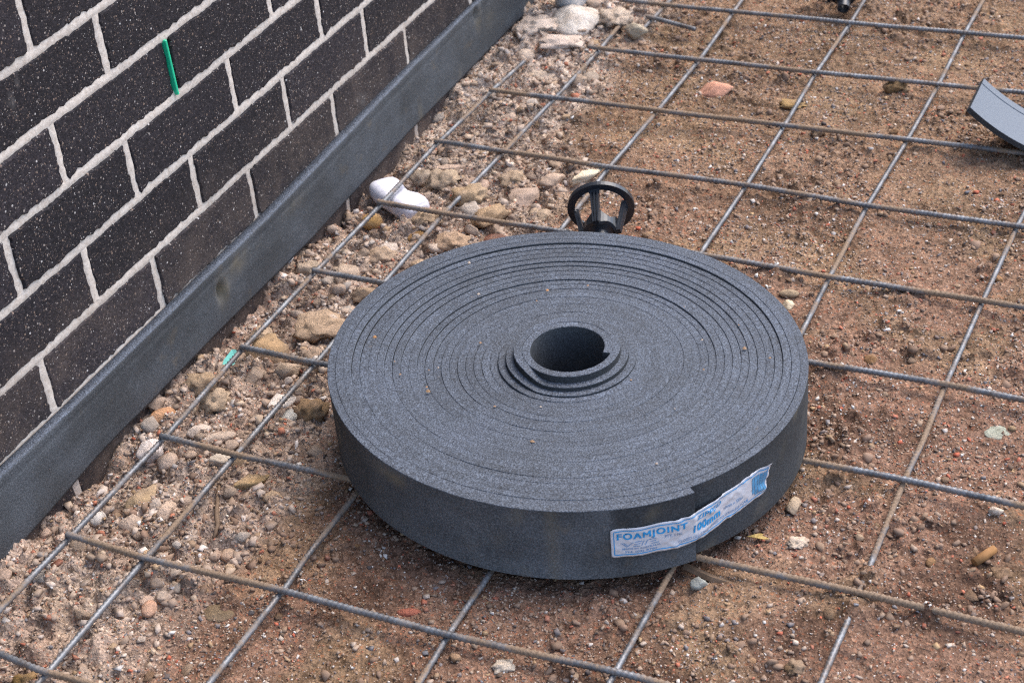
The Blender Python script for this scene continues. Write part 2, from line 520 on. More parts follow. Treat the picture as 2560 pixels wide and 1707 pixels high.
def brick_rows():
    for row in range(-21, 7):          # row r lies between bed joints r and r+1 (downwards)
        z = Z0 - (row + .5) * BH
        off = 0 if row % 2 == 0 else .5
        for i in range(-9, 19):
            y = Y0 + (i + off + .5) * BL_
            yield row, i, y, z
mrng = random.Random(3)
restV, restF, nv = [], [], 0
for row, i, y, z in brick_rows():
    if -2.35 < y < .55 and z < 1.15:
        b = ob('brick', bricks[mrng.randrange(8)], wall)
        b.location = (WALLX + mrng.uniform(-.0012, .0012) + .0004 - WALLX, y + 1.0, z + .18)
        b.rotation_euler = (mrng.uniform(-.004, .004), mrng.uniform(-.006, .006), mrng.uniform(-.006, .006))
    else:
        L, H = (BL_ - J) / 2, (BH - J) / 2
        q = np.array([[0, -L, -H], [0, L, -H], [0, L, H], [0, -L, H], [-.06, -L, -H], [-.06, L, -H], [-.06, L, H], [-.06, -L, H]])
        restV.append(q + [mrng.uniform(-.001, .001), y + 1.0, z + .18])
        restF.append(np.array([[0, 1, 2, 3], [1, 5, 6, 2], [5, 4, 7, 6], [4, 0, 3, 7], [3, 2, 6, 7], [4, 5, 1, 0]]) + nv)
        nv += 8
tag(ob('further_bricks', mesh_np('further_bricks', np.concatenate(restV), np.concatenate(restF), M_BRICK), wall), kind='stuff')
# mortar: bed strips and upright joints, set back from the brick faces
def strip_grid(p0, du, dv, nu, nvv, amp, seed):
    """a lumpy little sheet spanned by du, dv from p0; normal +X; concave tooled profile"""
    u = np.linspace(0, 1, nu); v = np.linspace(0, 1, nvv)
    U, Vv = np.meshgrid(u, v)
    P = np.array(p0)[None, None] + U[..., None] * np.array(du) + Vv[..., None] * np.array(dv)
    P[..., 0] += amp * fbm(P[..., 1] * 90, P[..., 2] * 90, seed, 2)
    return P
mV, mF, mn = [], [], 0
def add_sheet(P):
    global mn
    a, b = P.shape[:2]
    idx = np.arange(a * b).reshape(a, b) + mn
    mF.append(np.stack([idx[:-1, :-1], idx[:-1, 1:], idx[1:, 1:], idx[1:, :-1]], -1).reshape(-1, 4))
    mV.append(P.reshape(-1, 3)); mn += a * b
yA, yB = Y0 - 9 * BL_, Y0 + 19 * BL_
for row in range(-21, 8):
    z = Z0 - row * BH
    fine = z < .8
    hh = J / 2 + .0030
    nu = int((yB - yA) / (.006 if fine else .06))
    P = strip_grid((-.0012, yA + 1, z - hh + .18), (0, yB - yA, 0), (0, 0, 2 * hh), nu, 5, .0007, 1. + row)
    prof = np.array([-.0016, .0003, .0002, .0, -.0010])
    P[..., 0] += prof[:, None]
    add_sheet(P)
WEEP = (0, 1)
for row, i, y, z in brick_rows():
    if (row, i) == WEEP: continue
    yy = y - BL_ / 2
    hh = J / 2 + .0028 + (.0008 * math.sin(row * 3.1 + i * 1.7))
    P = strip_grid((-.0012, yy - hh + 1, z - BH / 2 + J / 2 - .001 + .18), (0, 2 * hh, 0), (0, 0, BH - J + .002), 5, 16 if z < .8 else 3, .0007, 5. + i)
    P[..., 0] += np.array([-.0014, .0002, .0, .0002, -.0014])[None, :]
    add_sheet(P)
ob('mortar', mesh_np('mortar', np.concatenate(mV), np.concatenate(mF), M_MORTAR, True), wall)
bm = bmesh.new()
bmesh.ops.create_cube(bm, size=1, matrix=Matrix.Translation((-.085, (yA + yB) / 2 + 1, 1.12)) @ Matrix.Diagonal((.05, yB - yA, 2.55, 1)))
me = bpy.data.meshes.new('backing'); bm.to_mesh(me); bm.free(); me.materials.append(M_VOID)
ob('backing', me, wall)
# green plastic insert standing in the one open upright joint
wy = Y0 + BL_ * (WEEP[1])
bm = bmesh.new()
zc = Z0 - .5 * BH
bmesh.ops.create_cube(bm, size=1, matrix=Matrix.Translation((-.0065, wy - .0026 + 1, zc + .18 - .001)) @ Matrix.Rotation(.03, 4, 'X') @ Matrix.Diagonal((.020, .0040, BH - J + .004, 1)))
bmesh.ops.bevel(bm, geom=bm.edges[:], offset=.0008, segments=1, affect='EDGES')
me = bpy.data.meshes.new('weep_insert'); bm.to_mesh(me); bm.free(); me.materials.append(M_GREEN)
tag(ob('weep_insert', me, wall), 'green plastic insert in the open upright joint')
# crumbs of mortar left on the other side of that joint
V_, F_ = [], []
for k in range(9):
    zz = zc - .028 + k * .0062 + random.uniform(-.001, .001)
    s = random.uniform(.0016, .003)
    q = np.array([[1, 0, 0], [0, 1, 0], [0, 0, 1], [-1, 0, 0], [0, -1, 0], [0, 0, -1]]) * s * rng.uniform(.7, 1.3, (6, 1)) + [-.004, wy + .0032 + 1, zz + .18]
    F_.append(np.array([[0, 1, 2], [1, 3, 2], [3, 4, 2], [4, 0, 2], [1, 0, 5], [3, 1, 5], [4, 3, 5], [0, 4, 5]]) + len(V_) * 6); V_.append(q)
ob('mortar_crumbs', mesh_np('mortar_crumbs', np.concatenate(V_), np.concatenate(F_), M_MORTAR), wall)
for o in wall.children:
    pass

# ------------------------------------------------------------------ foam strip along the foot of the wall
ys = np.concatenate([np.arange(-3.2, -1.75, .02), np.arange(-1.75, .1, .005), np.arange(.1, 3.0, .02)])
zb = np.interp(ys, [-3.2, -1.65, -1.43, -1.19, -.89, -.565, -.295, -.035, 3], [-.036, -.033, -.019, -.018, -.020, -.008, -.007, -.005, -.005])
zt = np.interp(ys, [-3.2, -1.59, -1.47, -1.23, -.99, -.757, -.519, -.269, 3], [.079, .079, .078, .080, .081, .090, .096, .097, .097])
tk = np.interp(ys, [-3.2, -1.6, -1.2, -.8, -.5, -.2, 3], [.0150, .0150, .0160, .0165, .0135, .0105, .0105])
wob = .0012 * fbm(ys * 5, ys * 0 + 3.3, 0, 3)
nvs = 30
prof_t = np.linspace(0, 1, nvs)
V = []; ST = []
for k, t in enumerate(prof_t):
    z = zb + (zt - .0015 - zb) * t + .0008 * fbm(ys * 14, ys * 0 + 9, 1.0, 2) * (1 if k in (0, nvs - 1) else 0)
    front = WALLX + .0098 + (tk - .0098) * t + wob * (1 - t) + .0008 * fbm(ys * 10, ys * 0 + t * 3, 2., 2)
    # the perforated tear line below the top edge
    front = front - .0010 * math.exp(-((t - .86) / .022) ** 2)
    # torn nail dents with a raised lip
    for hy, hz_, sy, sz, dp in ((-1.136, .038, .0055, .012, .014), (-.292, .080, .005, .010, .010)):
        e = ((ys - hy) / sy) ** 2 + ((z - hz_) / sz) ** 2
        front = front - dp * np.exp(-e) + .0035 * np.exp(-((ys - hy - .013) / .007) ** 2 - ((z - hz_ + .002) / .016) ** 2)
    V.append(np.column_stack([front, ys, z]))
    st = 0 * ys
    for hy, hz_, sy, sz, a in ((-1.132, .038, .012, .024, .95), (-1.088, .056, .022, .016, .65), (-1.07, .066, .012, .008, .4), (-.93, .062, .03, .012, .22),
                               (-.285, .07, .010, .02, .6), (-.24, .05, .02, .02, .2), (-.37, .0, .006, .012, .4), (-.52, .005, .006, .018, .35)):
        st = np.maximum(st, a * np.exp(-((ys - hy) / sy) ** 2 - ((z - hz_) / sz) ** 2))
    ST.append(st)
# rounded top, back and underside
V.append(np.column_stack([WALLX + tk - .0016, ys, zt])); ST.append(0 * ys)
V.append(np.column_stack([WALLX + tk * 0 + .0016, ys, zt + .0004])); ST.append(0 * ys)
V.append(np.column_stack([WALLX + tk * 0 + .0012, ys, zb])); ST.append(0 * ys)
Vn = np.array(V); a, b = Vn.shape[:2]
idx = np.arange(a * b).reshape(a, b)
idn = np.roll(idx, -1, axis=0)
F = np.stack([idx[:, :-1], idx[:, 1:], idn[:, 1:], idn[:, :-1]], -1).reshape(-1, 4)
me = mesh_np('wall_foam_strip', Vn.reshape(-1, 3), F, M_SKIN)
me.materials.append(M_CUT)
mi = np.zeros(idx[:, :-1].shape, np.int32); mi[nvs - 1:nvs + 1] = 1
me.polygons.foreach_set('material_index', mi.ravel())
st = np.array(ST)
st = st * (.75 + .5 * fbm(Vn[..., 1] * 60, Vn[..., 2] * 60, 5., 3))
vcol(me, np.clip(st, 0, 1).ravel(), 'stain')
vcol(me, np.full(st.size, 1.15), 'scuff_shade')
vcol(me, np.ones(st.size), 'tone')
tag(ob('wall_foam_strip', me), 'long dark grey foam strip fixed along the foot of the brick wall', 'foam strip')

# ------------------------------------------------------------------ reinforcing mesh
LBARS = {
 1: [(0.007,-0.287),(-0.002,-0.412),(-0.008,-0.609),(-0.006,-0.808),(-0.008,-1.006),(-0.007,-1.205),(-0.000,-1.410),(0.000,-1.609),(-0.002,-1.734),(-.002,-2.3)],
 2: [(0.114,-0.050),(0.118,-0.218),(0.114,-0.407),(0.108,-0.600),(0.100,-0.799),(0.102,-1.002),(0.106,-1.203),(0.108,-1.406),(0.109,-1.607),(0.112,-1.807),(.112,-2.3)],
 3: [(.293,1.0),(0.293,0.049),(0.299,-0.205),(0.295,-0.410),(0.288,-0.600),(0.288,-0.785),(0.289,-1.431),(0.288,-1.546),(0.291,-1.586),(0.290,-1.676),(0.289,-1.743),(.289,-2.3)],
 4: [(.505,1.0),(0.505,0.102),(0.507,0.004),(0.503,-0.204),(0.507,-0.397),(0.508,-0.591),(0.505,-0.777),(0.501,-1.501),(0.499,-1.584),(0.501,-1.662),(.501,-2.3)],
 5: [(.706,1.0),(0.706,0.153),(0.704,-0.004),(0.705,-0.190),(0.702,-0.390),(0.694,-0.594),(0.694,-0.799),(0.696,-0.921),(0.691,-1.433),(0.690,-1.515),(0.689,-1.582),(.689,-2.3)],
 6: [(.917,1.0),(0.917,-0.426),(0.908,-0.592),(0.902,-0.789),(0.897,-0.987),(0.897,-1.111),(0.894,-1.185),(0.894,-1.214),(0.894,-1.351),(0.894,-1.439),(0.893,-1.470),(0.892,-1.524),(.892,-2.3)],
 7: [(1.10,1.0),(1.10,-2.3)],
 8: [(0.166,1.0),(0.166,0.017),(0.162,-0.115)],
}
TBARS = {
 0: [(0.082,-0.023),(0.297,-0.019),(0.514,-0.014),(0.706,-0.005),(0.805,-0.000),(1.6,.0)],
 1: [(0.100,-0.222),(0.303,-0.219),(0.504,-0.214),(0.704,-0.204),(0.842,-0.197),(1.6,-.197)],
 2: [(0.002,-0.419),(0.300,-0.411),(0.510,-0.405),(0.702,-0.398),(0.879,-0.392),(1.6,-.392)],
 3: [(-0.010,-0.606),(0.290,-0.607),(0.512,-0.600),(0.698,-0.607),(0.909,-0.601),(1.6,-.601)],
 4: [(-0.007,-0.806),(0.105,-0.809),(0.276,-0.804),(0.556,-0.804),(0.696,-0.806),(0.903,-0.801),(1.6,-.801)],
 5: [(-0.007,-1.007),(0.106,-1.007),(0.722,-1.005),(0.897,-0.997),(0.995,-1.000),(1.6,-1.0)],
 6: [(-0.006,-1.206),(0.107,-1.207),(0.783,-1.198),(0.897,-1.195),(1.032,-1.197),(1.6,-1.197)],
 7: [(-0.000,-1.409),(0.111,-1.411),(0.266,-1.406),(0.716,-1.399),(0.815,-1.396),(0.885,-1.394),(0.964,-1.394),(1.070,-1.395),(1.6,-1.395)],
 8: [(-0.000,-1.607),(0.113,-1.611),(0.296,-1.603),(0.500,-1.603),(0.693,-1.591),(1.6,-1.59)],
 9: [(-.004,-1.80),(0.050,-1.796),(0.107,-1.801),(0.169,-1.799),(1.6,-1.8)],
 10: [(0.155,-0.078),(0.257,-0.106)],
 11: [(.29,.2),(1.6,.2)], 12: [(.29,.4),(1.6,.4)], 13: [(-.004,-2.0),(1.6,-2.0)], 14: [(-.004,-2.2),(1.6,-2.2)],
}
def smooth_path(pts, step, seed):
    P = np.array(pts, float)
    d = np.r_[0, np.cumsum(np.linalg.norm(np.diff(P, axis=0), axis=1))]
    n = max(4, int(d[-1] / step))
    s = np.linspace(0, d[-1], n)
    X = np.interp(s, d, P[:, 0]); Y = np.interp(s, d, P[:, 1])
    k = max(3, int(.05 / step) | 1)
    ker = np.hanning(k + 2)[1:-1]; ker /= ker.sum()
    def sm(a):
        pad = k // 2
        q = np.r_[2 * a[0] - a[pad:0:-1], a, 2 * a[-1] - a[-2:-pad - 2:-1]]
        return np.convolve(q, ker, 'valid')
    if n > 2 * k: X, Y = sm(X), sm(Y)
    return X, Y, s
def bar_mesh(pts, z, rad, seed, mud):
    X, Y, s = smooth_path(pts, .0016, seed)
    Zc = z + .0012 * fbm(s * 4, s * 0 + seed, 0, 2)
    n = len(X)
    T = np.stack([np.gradient(X), np.gradient(Y), np.gradient(Zc)], 1)
    T /= np.linalg.norm(T, axis=1)[:, None]
    U = np.cross([0, 0, 1.0], T); U /= np.linalg.norm(U, axis=1)[:, None]
    N = np.cross(T, U)
    m = 8
    ang = np.arange(m) * 2 * np.pi / m
    A, Ss = np.meshgrid(ang, s)
    # slanted crescent ribs on two flanks with plain seams between them
    ph = (Ss + .0035 * A / np.pi * 2) / .0064
    rib = np.clip(np.sin(2 * np.pi * ph), 0, 1) * np.clip(np.abs(np.sin(A)) * 1.5 - .25, 0, 1)
    r = rad * (.88 + .36 * rib)
    mudv = np.clip(np.repeat((mud + .9 * fbm(s * 7, s * 0 + seed * 3.1, 4., 3))[:, None], m, 1), 0, 1)
    mudv = mudv * (.45 + .55 * np.clip(np.sin(A), 0, 1))
    r = r + .0012 * np.clip(mudv - .55, 0, 1) * (1 + fbm(Ss * 200, A * 2, seed, 2))
    V = np.stack([X, Y, Zc], 1)[:, None] + (np.cos(A) * r)[..., None] * U[:, None] + (np.sin(A) * r)[..., None] * N[:, None]
    idx = np.arange(n * m).reshape(n, m)
    nx_ = np.roll(idx, -1, 1)
    F = np.stack([idx[:-1], nx_[:-1], nx_[1:], idx[1:]], -1).reshape(-1, 4)
    Vall = np.concatenate([V.reshape(-1, 3), [[X[0], Y[0], Zc[0]], [X[-1], Y[-1], Zc[-1]]]])
    c0, c1 = n * m, n * m + 1
    caps = [[c0, idx[0, (i + 1) % m], idx[0, i], idx[0, i]] for i in range(m)] + [[c1, idx[-1, i], idx[-1, (i + 1) % m], idx[-1, (i + 1) % m]] for i in range(m)]
    me = bpy.data.meshes.new('bar')
    me.from_pydata([tuple(v) for v in Vall], [], F.tolist() + [c[:3] for c in caps])
    me.materials.append(M_STEEL)
    me.polygons.foreach_set('use_smooth', np.ones(len(me.polygons), bool))
    vcol(me, np.r_[mudv.ravel(), 0, 0], 'mud')
    return me
rebar = empty('reinforcing_mesh', (0, 0, 0))
tag(rebar, 'welded steel reinforcing mesh of ribbed bars lying over the soil', 'steel mesh')
MUD_L = {1: .0, 2: .05, 3: .2, 4: .35, 5: .1, 6: .12, 7: .2, 8: .0}
MUD_T = {0: .1, 1: .25, 2: .45, 3: .35, 4: .55, 5: .45, 6: .25, 7: .35, 8: .4, 9: .4}
for k, pts in LBARS.items():
    ob('bar', bar_mesh(pts, 0.0, .0038, k, MUD_L.get(k, .2)), rebar)
for k, pts in TBARS.items():
    ob('bar', bar_mesh(pts, .0080, .0041, 20 + k, MUD_T.get(k, .2)), rebar)

# ------------------------------------------------------------------ foam roll: one long strip wound into a spiral
def roll_r(th):
    """oval outline of the outermost turn (th = world angle)"""
    return -.001 * np.sin(th) + .0074 * np.cos(2 * th) - .0082 * np.sin(2 * th) + .0042 * np.cos(2 * (th - .436))
T0, T1 = R_(5), R_(-39.5) + 2 * math.pi * 25
RIN, ROUT = .0415, .2905
turns = (T1 - T0) / (2 * math.pi)
pitch = (ROUT - RIN) / turns
NS = int(turns * 150)
th = np.linspace(T0, T1, NS + 1)
fr = (th - T0) / (T1 - T0)
turn_no = (th - R_(-90)) / (2 * math.pi)        # turn counter that ticks over at the front of the roll
oval = roll_r(th) * (fr ** 1.5)
r_out = RIN + pitch + (ROUT - RIN - pitch) * fr * 1.0 + oval
r_in = r_out - pitch + .00006
kk = np.floor(turn_no)
tw = turn_no - kk                                # 0 at the front, .5 at the back
rr = np.random.default_rng(11)
jz = rr.normal(0, .00022, 40); jg = np.abs(rr.normal(0, .00006, 40))
def per_turn(tab):
    tab = np.asarray(tab, float)
    a = tab[np.clip(kk.astype(int), 0, len(tab) - 1)]; b = tab[np.clip(kk.astype(int) + 1, 0, len(tab) - 1)]
    w = sstep(.90, 1.0, tw)
    return a * (1 - w) + b * w
core = np.zeros(40); core[:5] = [.0178, .0175, .0078, .0027, .0003]
stepsv = np.zeros(40)
for n_, a_ in ((10, .0004), (12, .0006), (14, .0024), (16, .0012), (17, .0010), (18, .0024), (19, .0009), (20, .0012), (21, .0010), (22, .0026), (23, .0012)):
    stepsv[n_:] += a_
stepsv = stepsv * .72 - .0066 * np.clip((np.arange(40) - 3) / 8, 0, 1)
win = .10 + .90 * sstep(.10, .42, tw) * sstep(1.0, .72, tw)
gaps = np.zeros(40); gaps[[3, 13, 17, 21, 22]] = [.0008, .0011, .0012, .0010, .0008]
dz = per_turn(core) + per_turn(stepsv) * win + per_turn(jz) + .0006 * fbm(th * .7, th * 0 + 2, 0, 2)
r_in = r_in + per_turn(jg) + per_turn(gaps) * sstep(.2, .45, tw) * sstep(.9, .7, tw)
zlo = RZ + .0012 * np.abs(fbm(th * .9, th * 0 + 8, 3., 2)) + .3 * np.clip(dz, 0, .005)
zhi = RZ + .0985 + dz
e = .00055
prof = [(0, 0, e), (0, e, 0), (0, -1, 0), (1, -1, 0), (1, 0, 0)]
ringsP = []
rough = lambda s: .00035 * pnoise(th * 40, th * 0 + s, 1.)
for side, which in (('i', 'lo'), ('i', 'hi1'), ('i', 'hi2'), ('m', 'hi2'), ('o', 'hi2'), ('o', 'hi1'), ('o', .85), ('o', .7), ('o', .5), ('o', .32), ('o', .16), ('o', 'lo')):
    r = {'i': r_in, 'o': r_out, 'm': (r_in + r_out) / 2}[side].copy()
    if which == 'lo': z = zlo
    elif not isinstance(which, str):
        z = zlo + (zhi - zlo) * which
        r = r + .0004 * pnoise(th * 9, th * 0 + which * 5, 2.) * (fr > 1 - 1.02 / turns)
    elif which == 'hi1': z = zhi - e
    else:
        z = zhi + rough(3 if side == 'i' else 5)
        if side == 'i': r = r + e
        if side == 'o': r = r - e
    ringsP.append(np.stack([RCX + r * np.cos(th) + .0075 * (1 - fr) ** 2, RCY + r * np.sin(th) - .006 * (1 - fr) ** 2, z], 1))
Pn = np.array(ringsP)                            # (8, n, 3)
a, b = Pn.shape[:2]
idx = np.arange(a * b).reshape(a, b); idn = np.roll(idx, -1, 0)
F = np.stack([idx[:, :-1], idx[:, 1:], idn[:, 1:], idn[:, :-1]], -1)
mi = np.zeros(F.shape[:2], int); mi[1:5] = 1     # cut top edges
Fq = F.reshape(-1, 4)[:, ::-1].tolist()
Fq += [idx[:, 0].tolist(), idx[::-1, -1].tolist()]
me = bpy.data.meshes.new('wound_strip')
me.from_pydata([tuple(v) for v in Pn.reshape(-1, 3)], [], Fq)
me.materials.append(M_SKIN); me.materials.append(M_CUT)
me.polygons.foreach_set('material_index', np.r_[mi.ravel(), 0, 1].astype(np.int32))
me.update()
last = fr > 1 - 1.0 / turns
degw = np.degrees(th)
stn = np.zeros((a, b)); scf_shade = np.ones((a, b)) * .80
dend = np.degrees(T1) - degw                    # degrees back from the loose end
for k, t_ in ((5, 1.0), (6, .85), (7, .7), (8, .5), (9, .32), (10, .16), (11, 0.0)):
    worn_lit = sstep(17.5, 18.5, dend) * sstep(112, 55, dend) * (.75 + .5 * pnoise(th * 5, th * 0 + t_ * 2, 3.)) + .6 * sstep(.34, .2, t_) * sstep(100, 60, dend)
    scf_shade[k] = np.where(last, .68 + .85 * np.clip(worn_lit, 0, 1.1), .55)  # scuffing plus the roll's shading put into colour: dark past the end, pale front
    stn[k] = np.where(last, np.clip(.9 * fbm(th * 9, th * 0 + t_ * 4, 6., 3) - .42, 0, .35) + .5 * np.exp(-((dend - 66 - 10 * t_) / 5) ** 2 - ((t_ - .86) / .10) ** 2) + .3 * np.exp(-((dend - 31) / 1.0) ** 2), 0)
vcol(me, np.clip(stn, 0, 1).ravel(), 'stain')
vcol(me, scf_shade.ravel(), 'scuff_shade')
tone = np.ones((a, b)) * (1 + .22 * pnoise(th * 1.3, th * 0 + 4.4, 2.))[None] * (.97 + .06 * per_turn(rr.random(40)))[None]
tone[1:3] *= .88; tone[4:6] *= .91             # each turn's cut face is darker along its two edges
vcol(me, np.clip(tone, .6, 1.35).ravel(), 'tone')
roll = empty('foam_roll', (0, 0, 0))
tag(roll, 'large spiral roll of dark grey foam joint strip lying flat on the steel mesh', 'foam roll')
ob('wound_strip', me, roll)

# label sticker across the loose end
OUT_END = ROUT
def surf_r(deg):
    a = np.radians(deg)
    base = OUT_END + roll_r(a)
    inner = base - pitch
    w = np.clip((deg + 39.6) / 9.5, 0, 1) ** .8
    return base * (1 - w) + inner * w - pitch * np.mod(-39.5 - deg, 360) / 360 * (deg < -39.5)
LTH0, LTH1, LLEN, LHT = -58.2, -18.0, 204.0, 41.0
def wrinkle(u, v):
    w = .0014 * fbm(u * 11 - v * 2.6, v * 2.4, 12., 3) + .0022 * np.clip(pnoise(u * 15 + v * 3.5, v * 1.2 - u * 4, 4.) - .12, 0, 1) * 2
    w = w + .006 * sstep(.93, 1.0, u) * sstep(.3, 1.0, v)
    return .0012 + np.maximum(w, -.0006) * (.35 + .65 * sstep(.15, .5, u))
def on_label(mx, my, lift=0.0):
    """label millimetres to a point on the roll's side"""
    mx = np.asarray(mx, float); my = np.asarray(my, float)
    u = mx / LLEN; v = my / LHT
    deg = LTH0 + (LTH1 - LTH0) * u
    z = np.interp(u, [0, .25, .47, .75, 1.0], [.0432, .0418, .0415, .0450, .0492]) + .0405 * v + .0006 * np.sin(u * 31) + .004 * sstep(.96, 1, u) * sstep(.5, 1, v)
    r = surf_r(deg) + wrinkle(u, v) + lift
    a = np.radians(deg)
    return np.stack([RCX + r * np.cos(a), RCY + r * np.sin(a), z], -1)
nu, nvv = 140, 22
U, Vv = np.meshgrid(np.linspace(0, 1, nu), np.linspace(0, 1, nvv))
mx = U * LLEN
# rounded corners: pull the ends in near the top and bottom rows
cr = 3.0
my = Vv * LHT
edge = np.maximum(0, cr - np.minimum(my, LHT - my))
inset = cr - np.sqrt(np.maximum(cr * cr - edge * edge, 0))
mx = mx * (LLEN - 2 * inset) / LLEN + inset
Pt = on_label(mx, my); Pb = on_label(mx, my, -.0002)
idx = np.arange(nu * nvv).reshape(nvv, nu)
Ft = np.stack([idx[:-1, :-1], idx[:-1, 1:], idx[1:, 1:], idx[1:, :-1]], -1).reshape(-1, 4)
rim = np.concatenate([idx[0, :], idx[1:, -1], idx[-1, -2::-1], idx[-2:0:-1, 0]])
nb_ = nu * nvv
Fr = [[rim[i], rim[i] + nb_, rim[(i + 1) % len(rim)] + nb_, rim[(i + 1) % len(rim)]] for i in range(len(rim))]
me = bpy.data.meshes.new('label')
me.from_pydata([tuple(v) for v in np.concatenate([Pt.reshape(-1, 3), Pb.reshape(-1, 3)])], [], Ft.tolist() + (Ft[:, ::-1] + nb_).tolist() + Fr)
me.materials.append(M_LABEL)
me.polygons.foreach_set('use_smooth', np.ones(len(me.polygons), bool))
label = tag(ob('label', me, roll), 'wrinkled white label with blue print stuck across the loose end')
def print_mesh(name, tris_xy, mat):
    """2D print (list of (verts, faces) in label mm) laid on the label"""
    V, Fc, n = [], [], 0
    for v, f in tris_xy:
        V.append(on_label(v[:, 0], v[:, 1], .00045)); Fc += [[i + n for i in q] for q in f]; n += len(v)
    me = bpy.data.meshes.new(name)
    me.from_pydata([tuple(p) for p in np.concatenate(V)], [], Fc)
    me.materials.append(mat)
    return ob(name, me, label)
def text2d(txt, x0, x1, y, cap, off=0.0, shear=0.0, slope=0.0, sp=1.0, bold=0.0):
    cu = bpy.data.curves.new('t', 'FONT'); cu.body = txt; cu.size = 10; cu.offset = off; cu.shear = shear
    cu.space_character = sp; cu.resolution_u = 3; cu.fill_mode = 'FRONT'
    o = bpy.data.objects.new('t', cu); COL.objects.link(o)
    dg = bpy.context.evaluated_depsgraph_get()
    m = bpy.data.meshes.new_from_object(o.evaluated_get(dg))
    bpy.data.objects.remove(o)
    bm = bmesh.new(); bm.from_mesh(m)
    bmesh.ops.triangulate(bm, faces=bm.faces[:])
    bmesh.ops.subdivide_edges(bm, edges=[e_ for e_ in bm.edges if e_.calc_length() > 1.5], cuts=3)
    bmesh.ops.triangulate(bm, faces=bm.faces[:])
    bm.to_mesh(m); bm.free()
    v = np.array([tuple(p.co)[:2] for p in m.vertices]); f = [list(p.vertices) for p in m.polygons]
    bpy.data.meshes.remove(m)
    v[:, 0] -= v[:, 0].min()
    v[:, 0] = x0 + v[:, 0] * (x1 - x0) / v[:, 0].max()
    v[:, 1] = y + v[:, 1] * cap / 7.0 + slope * (v[:, 0] - x0)
    if bold:
        vs_ = [v + np.array(d_) * bold for d_ in ((-1, -.6), (1, -.6), (-1, .6), (1, .6), (0, 0), (-1, 0), (1, 0))]
        f = [[i + k_ * len(v) for i in q_] for k_ in range(len(vs_)) for q_ in f]
        v = np.concatenate(vs_)
    # the letters must face outwards: label x runs with the angle, so the winding is kept
    return v, f
def vrect2d(x0, y0, x1, y1, n=12):
    ys_ = np.linspace(y0, y1, n + 1)
    v = np.array([(x, y) for y in ys_ for x in (x0, x1)])
    return v, [[2 * i, 2 * i + 1, 2 * i + 3, 2 * i + 2] for i in range(n)]
def rect2d(x0, y0, x1, y1, n=1):
    xs = np.linspace(x0, x1, n + 1)
    v = np.array([(x, y) for x in xs for y in (y0, y1)])
    return v, [[2 * i, 2 * i + 2, 2 * i + 3, 2 * i + 1] for i in range(n)]
print_mesh('lettering', [text2d('FOAMJOINT', 7, 84, 25.6, 8.2, .0, sp=1.16, bold=.42)], M_INK)
print_mesh('lettering', [text2d('100mm', 92, 130, 14.0, 9.6, .02, .12, sp=1.10, bold=.45)], M_INK)
print_mesh('lettering', [text2d('ZIPPED', 97, 132, 28.2, 6.2, .0, .2, sp=1.08, bold=.18)], M_INK)
print_mesh('small_print', [text2d('PTY. LTD', 59, 78, 18.5, 3.8, .08), text2d('MADE IN AUSTRALIA', 12, 54, 10.2, 2.6, .12),
                           text2d('PH: (02) 8783', 15, 50, 5.6, 2.6, .12), text2d('CLOSED CELL CROSS LINKED POLYETHYLENE FOAM', 74, 172, 6.2, 3.8, .08),
                           text2d('10mm x 50m', 136, 164, 16.5, 4.2, .08)], M_INKPALE)
lg = []
for (xa, ya, xb, yb) in ((11, 20.5, 17, 14.5), (17, 14.5, 24, 21), (13.5, 20.5, 17.5, 16.5), (24, 15, 31, 15), (25, 18, 32, 18), (26, 21, 34, 21), (33, 15, 36, 21), (37, 15, 40, 21), (41, 21, 49, 21), (43, 18, 49, 18), (44, 15, 52, 15)):
    d = np.array([xb - xa, yb - ya]); d = d / np.linalg.norm(d); nn = np.array([-d[1], d[0]]) * .42
    p, q = np.array([xa, ya]), np.array([xb, yb])
    lg.append((np.array([p - nn, q - nn, q + nn, p + nn]), [[0, 1, 2, 3]]))
print_mesh('outline_logo', lg, M_INKPALE)
b0 = 3.0
print_mesh('border_line', [rect2d(b0 + 1, b0, LLEN - b0 - 1, b0 + 1.15, 90), rect2d(b0 + 1, LHT - b0 - 1.15, LLEN - b0 - 1, LHT - b0, 90),
                           vrect2d(b0, b0 + .6, b0 + .95, LHT - b0 - .6), vrect2d(LLEN - b0 - .95, b0 + .6, LLEN - b0, LHT - b0 - .6)], M_INK)
print_mesh('blue_panel', [rect2d(x_, y_, x_ + 3.6, y_ + 2.4, 2) for x_ in np.arange(179, 196, 4.2) for y_ in np.arange(7 + (3.5 if x_ < 182 else 0), 33, 2.4)],
           plain('mid_blue_ink', (.10, .30, .50), .35, .4, 0, 60, .2))

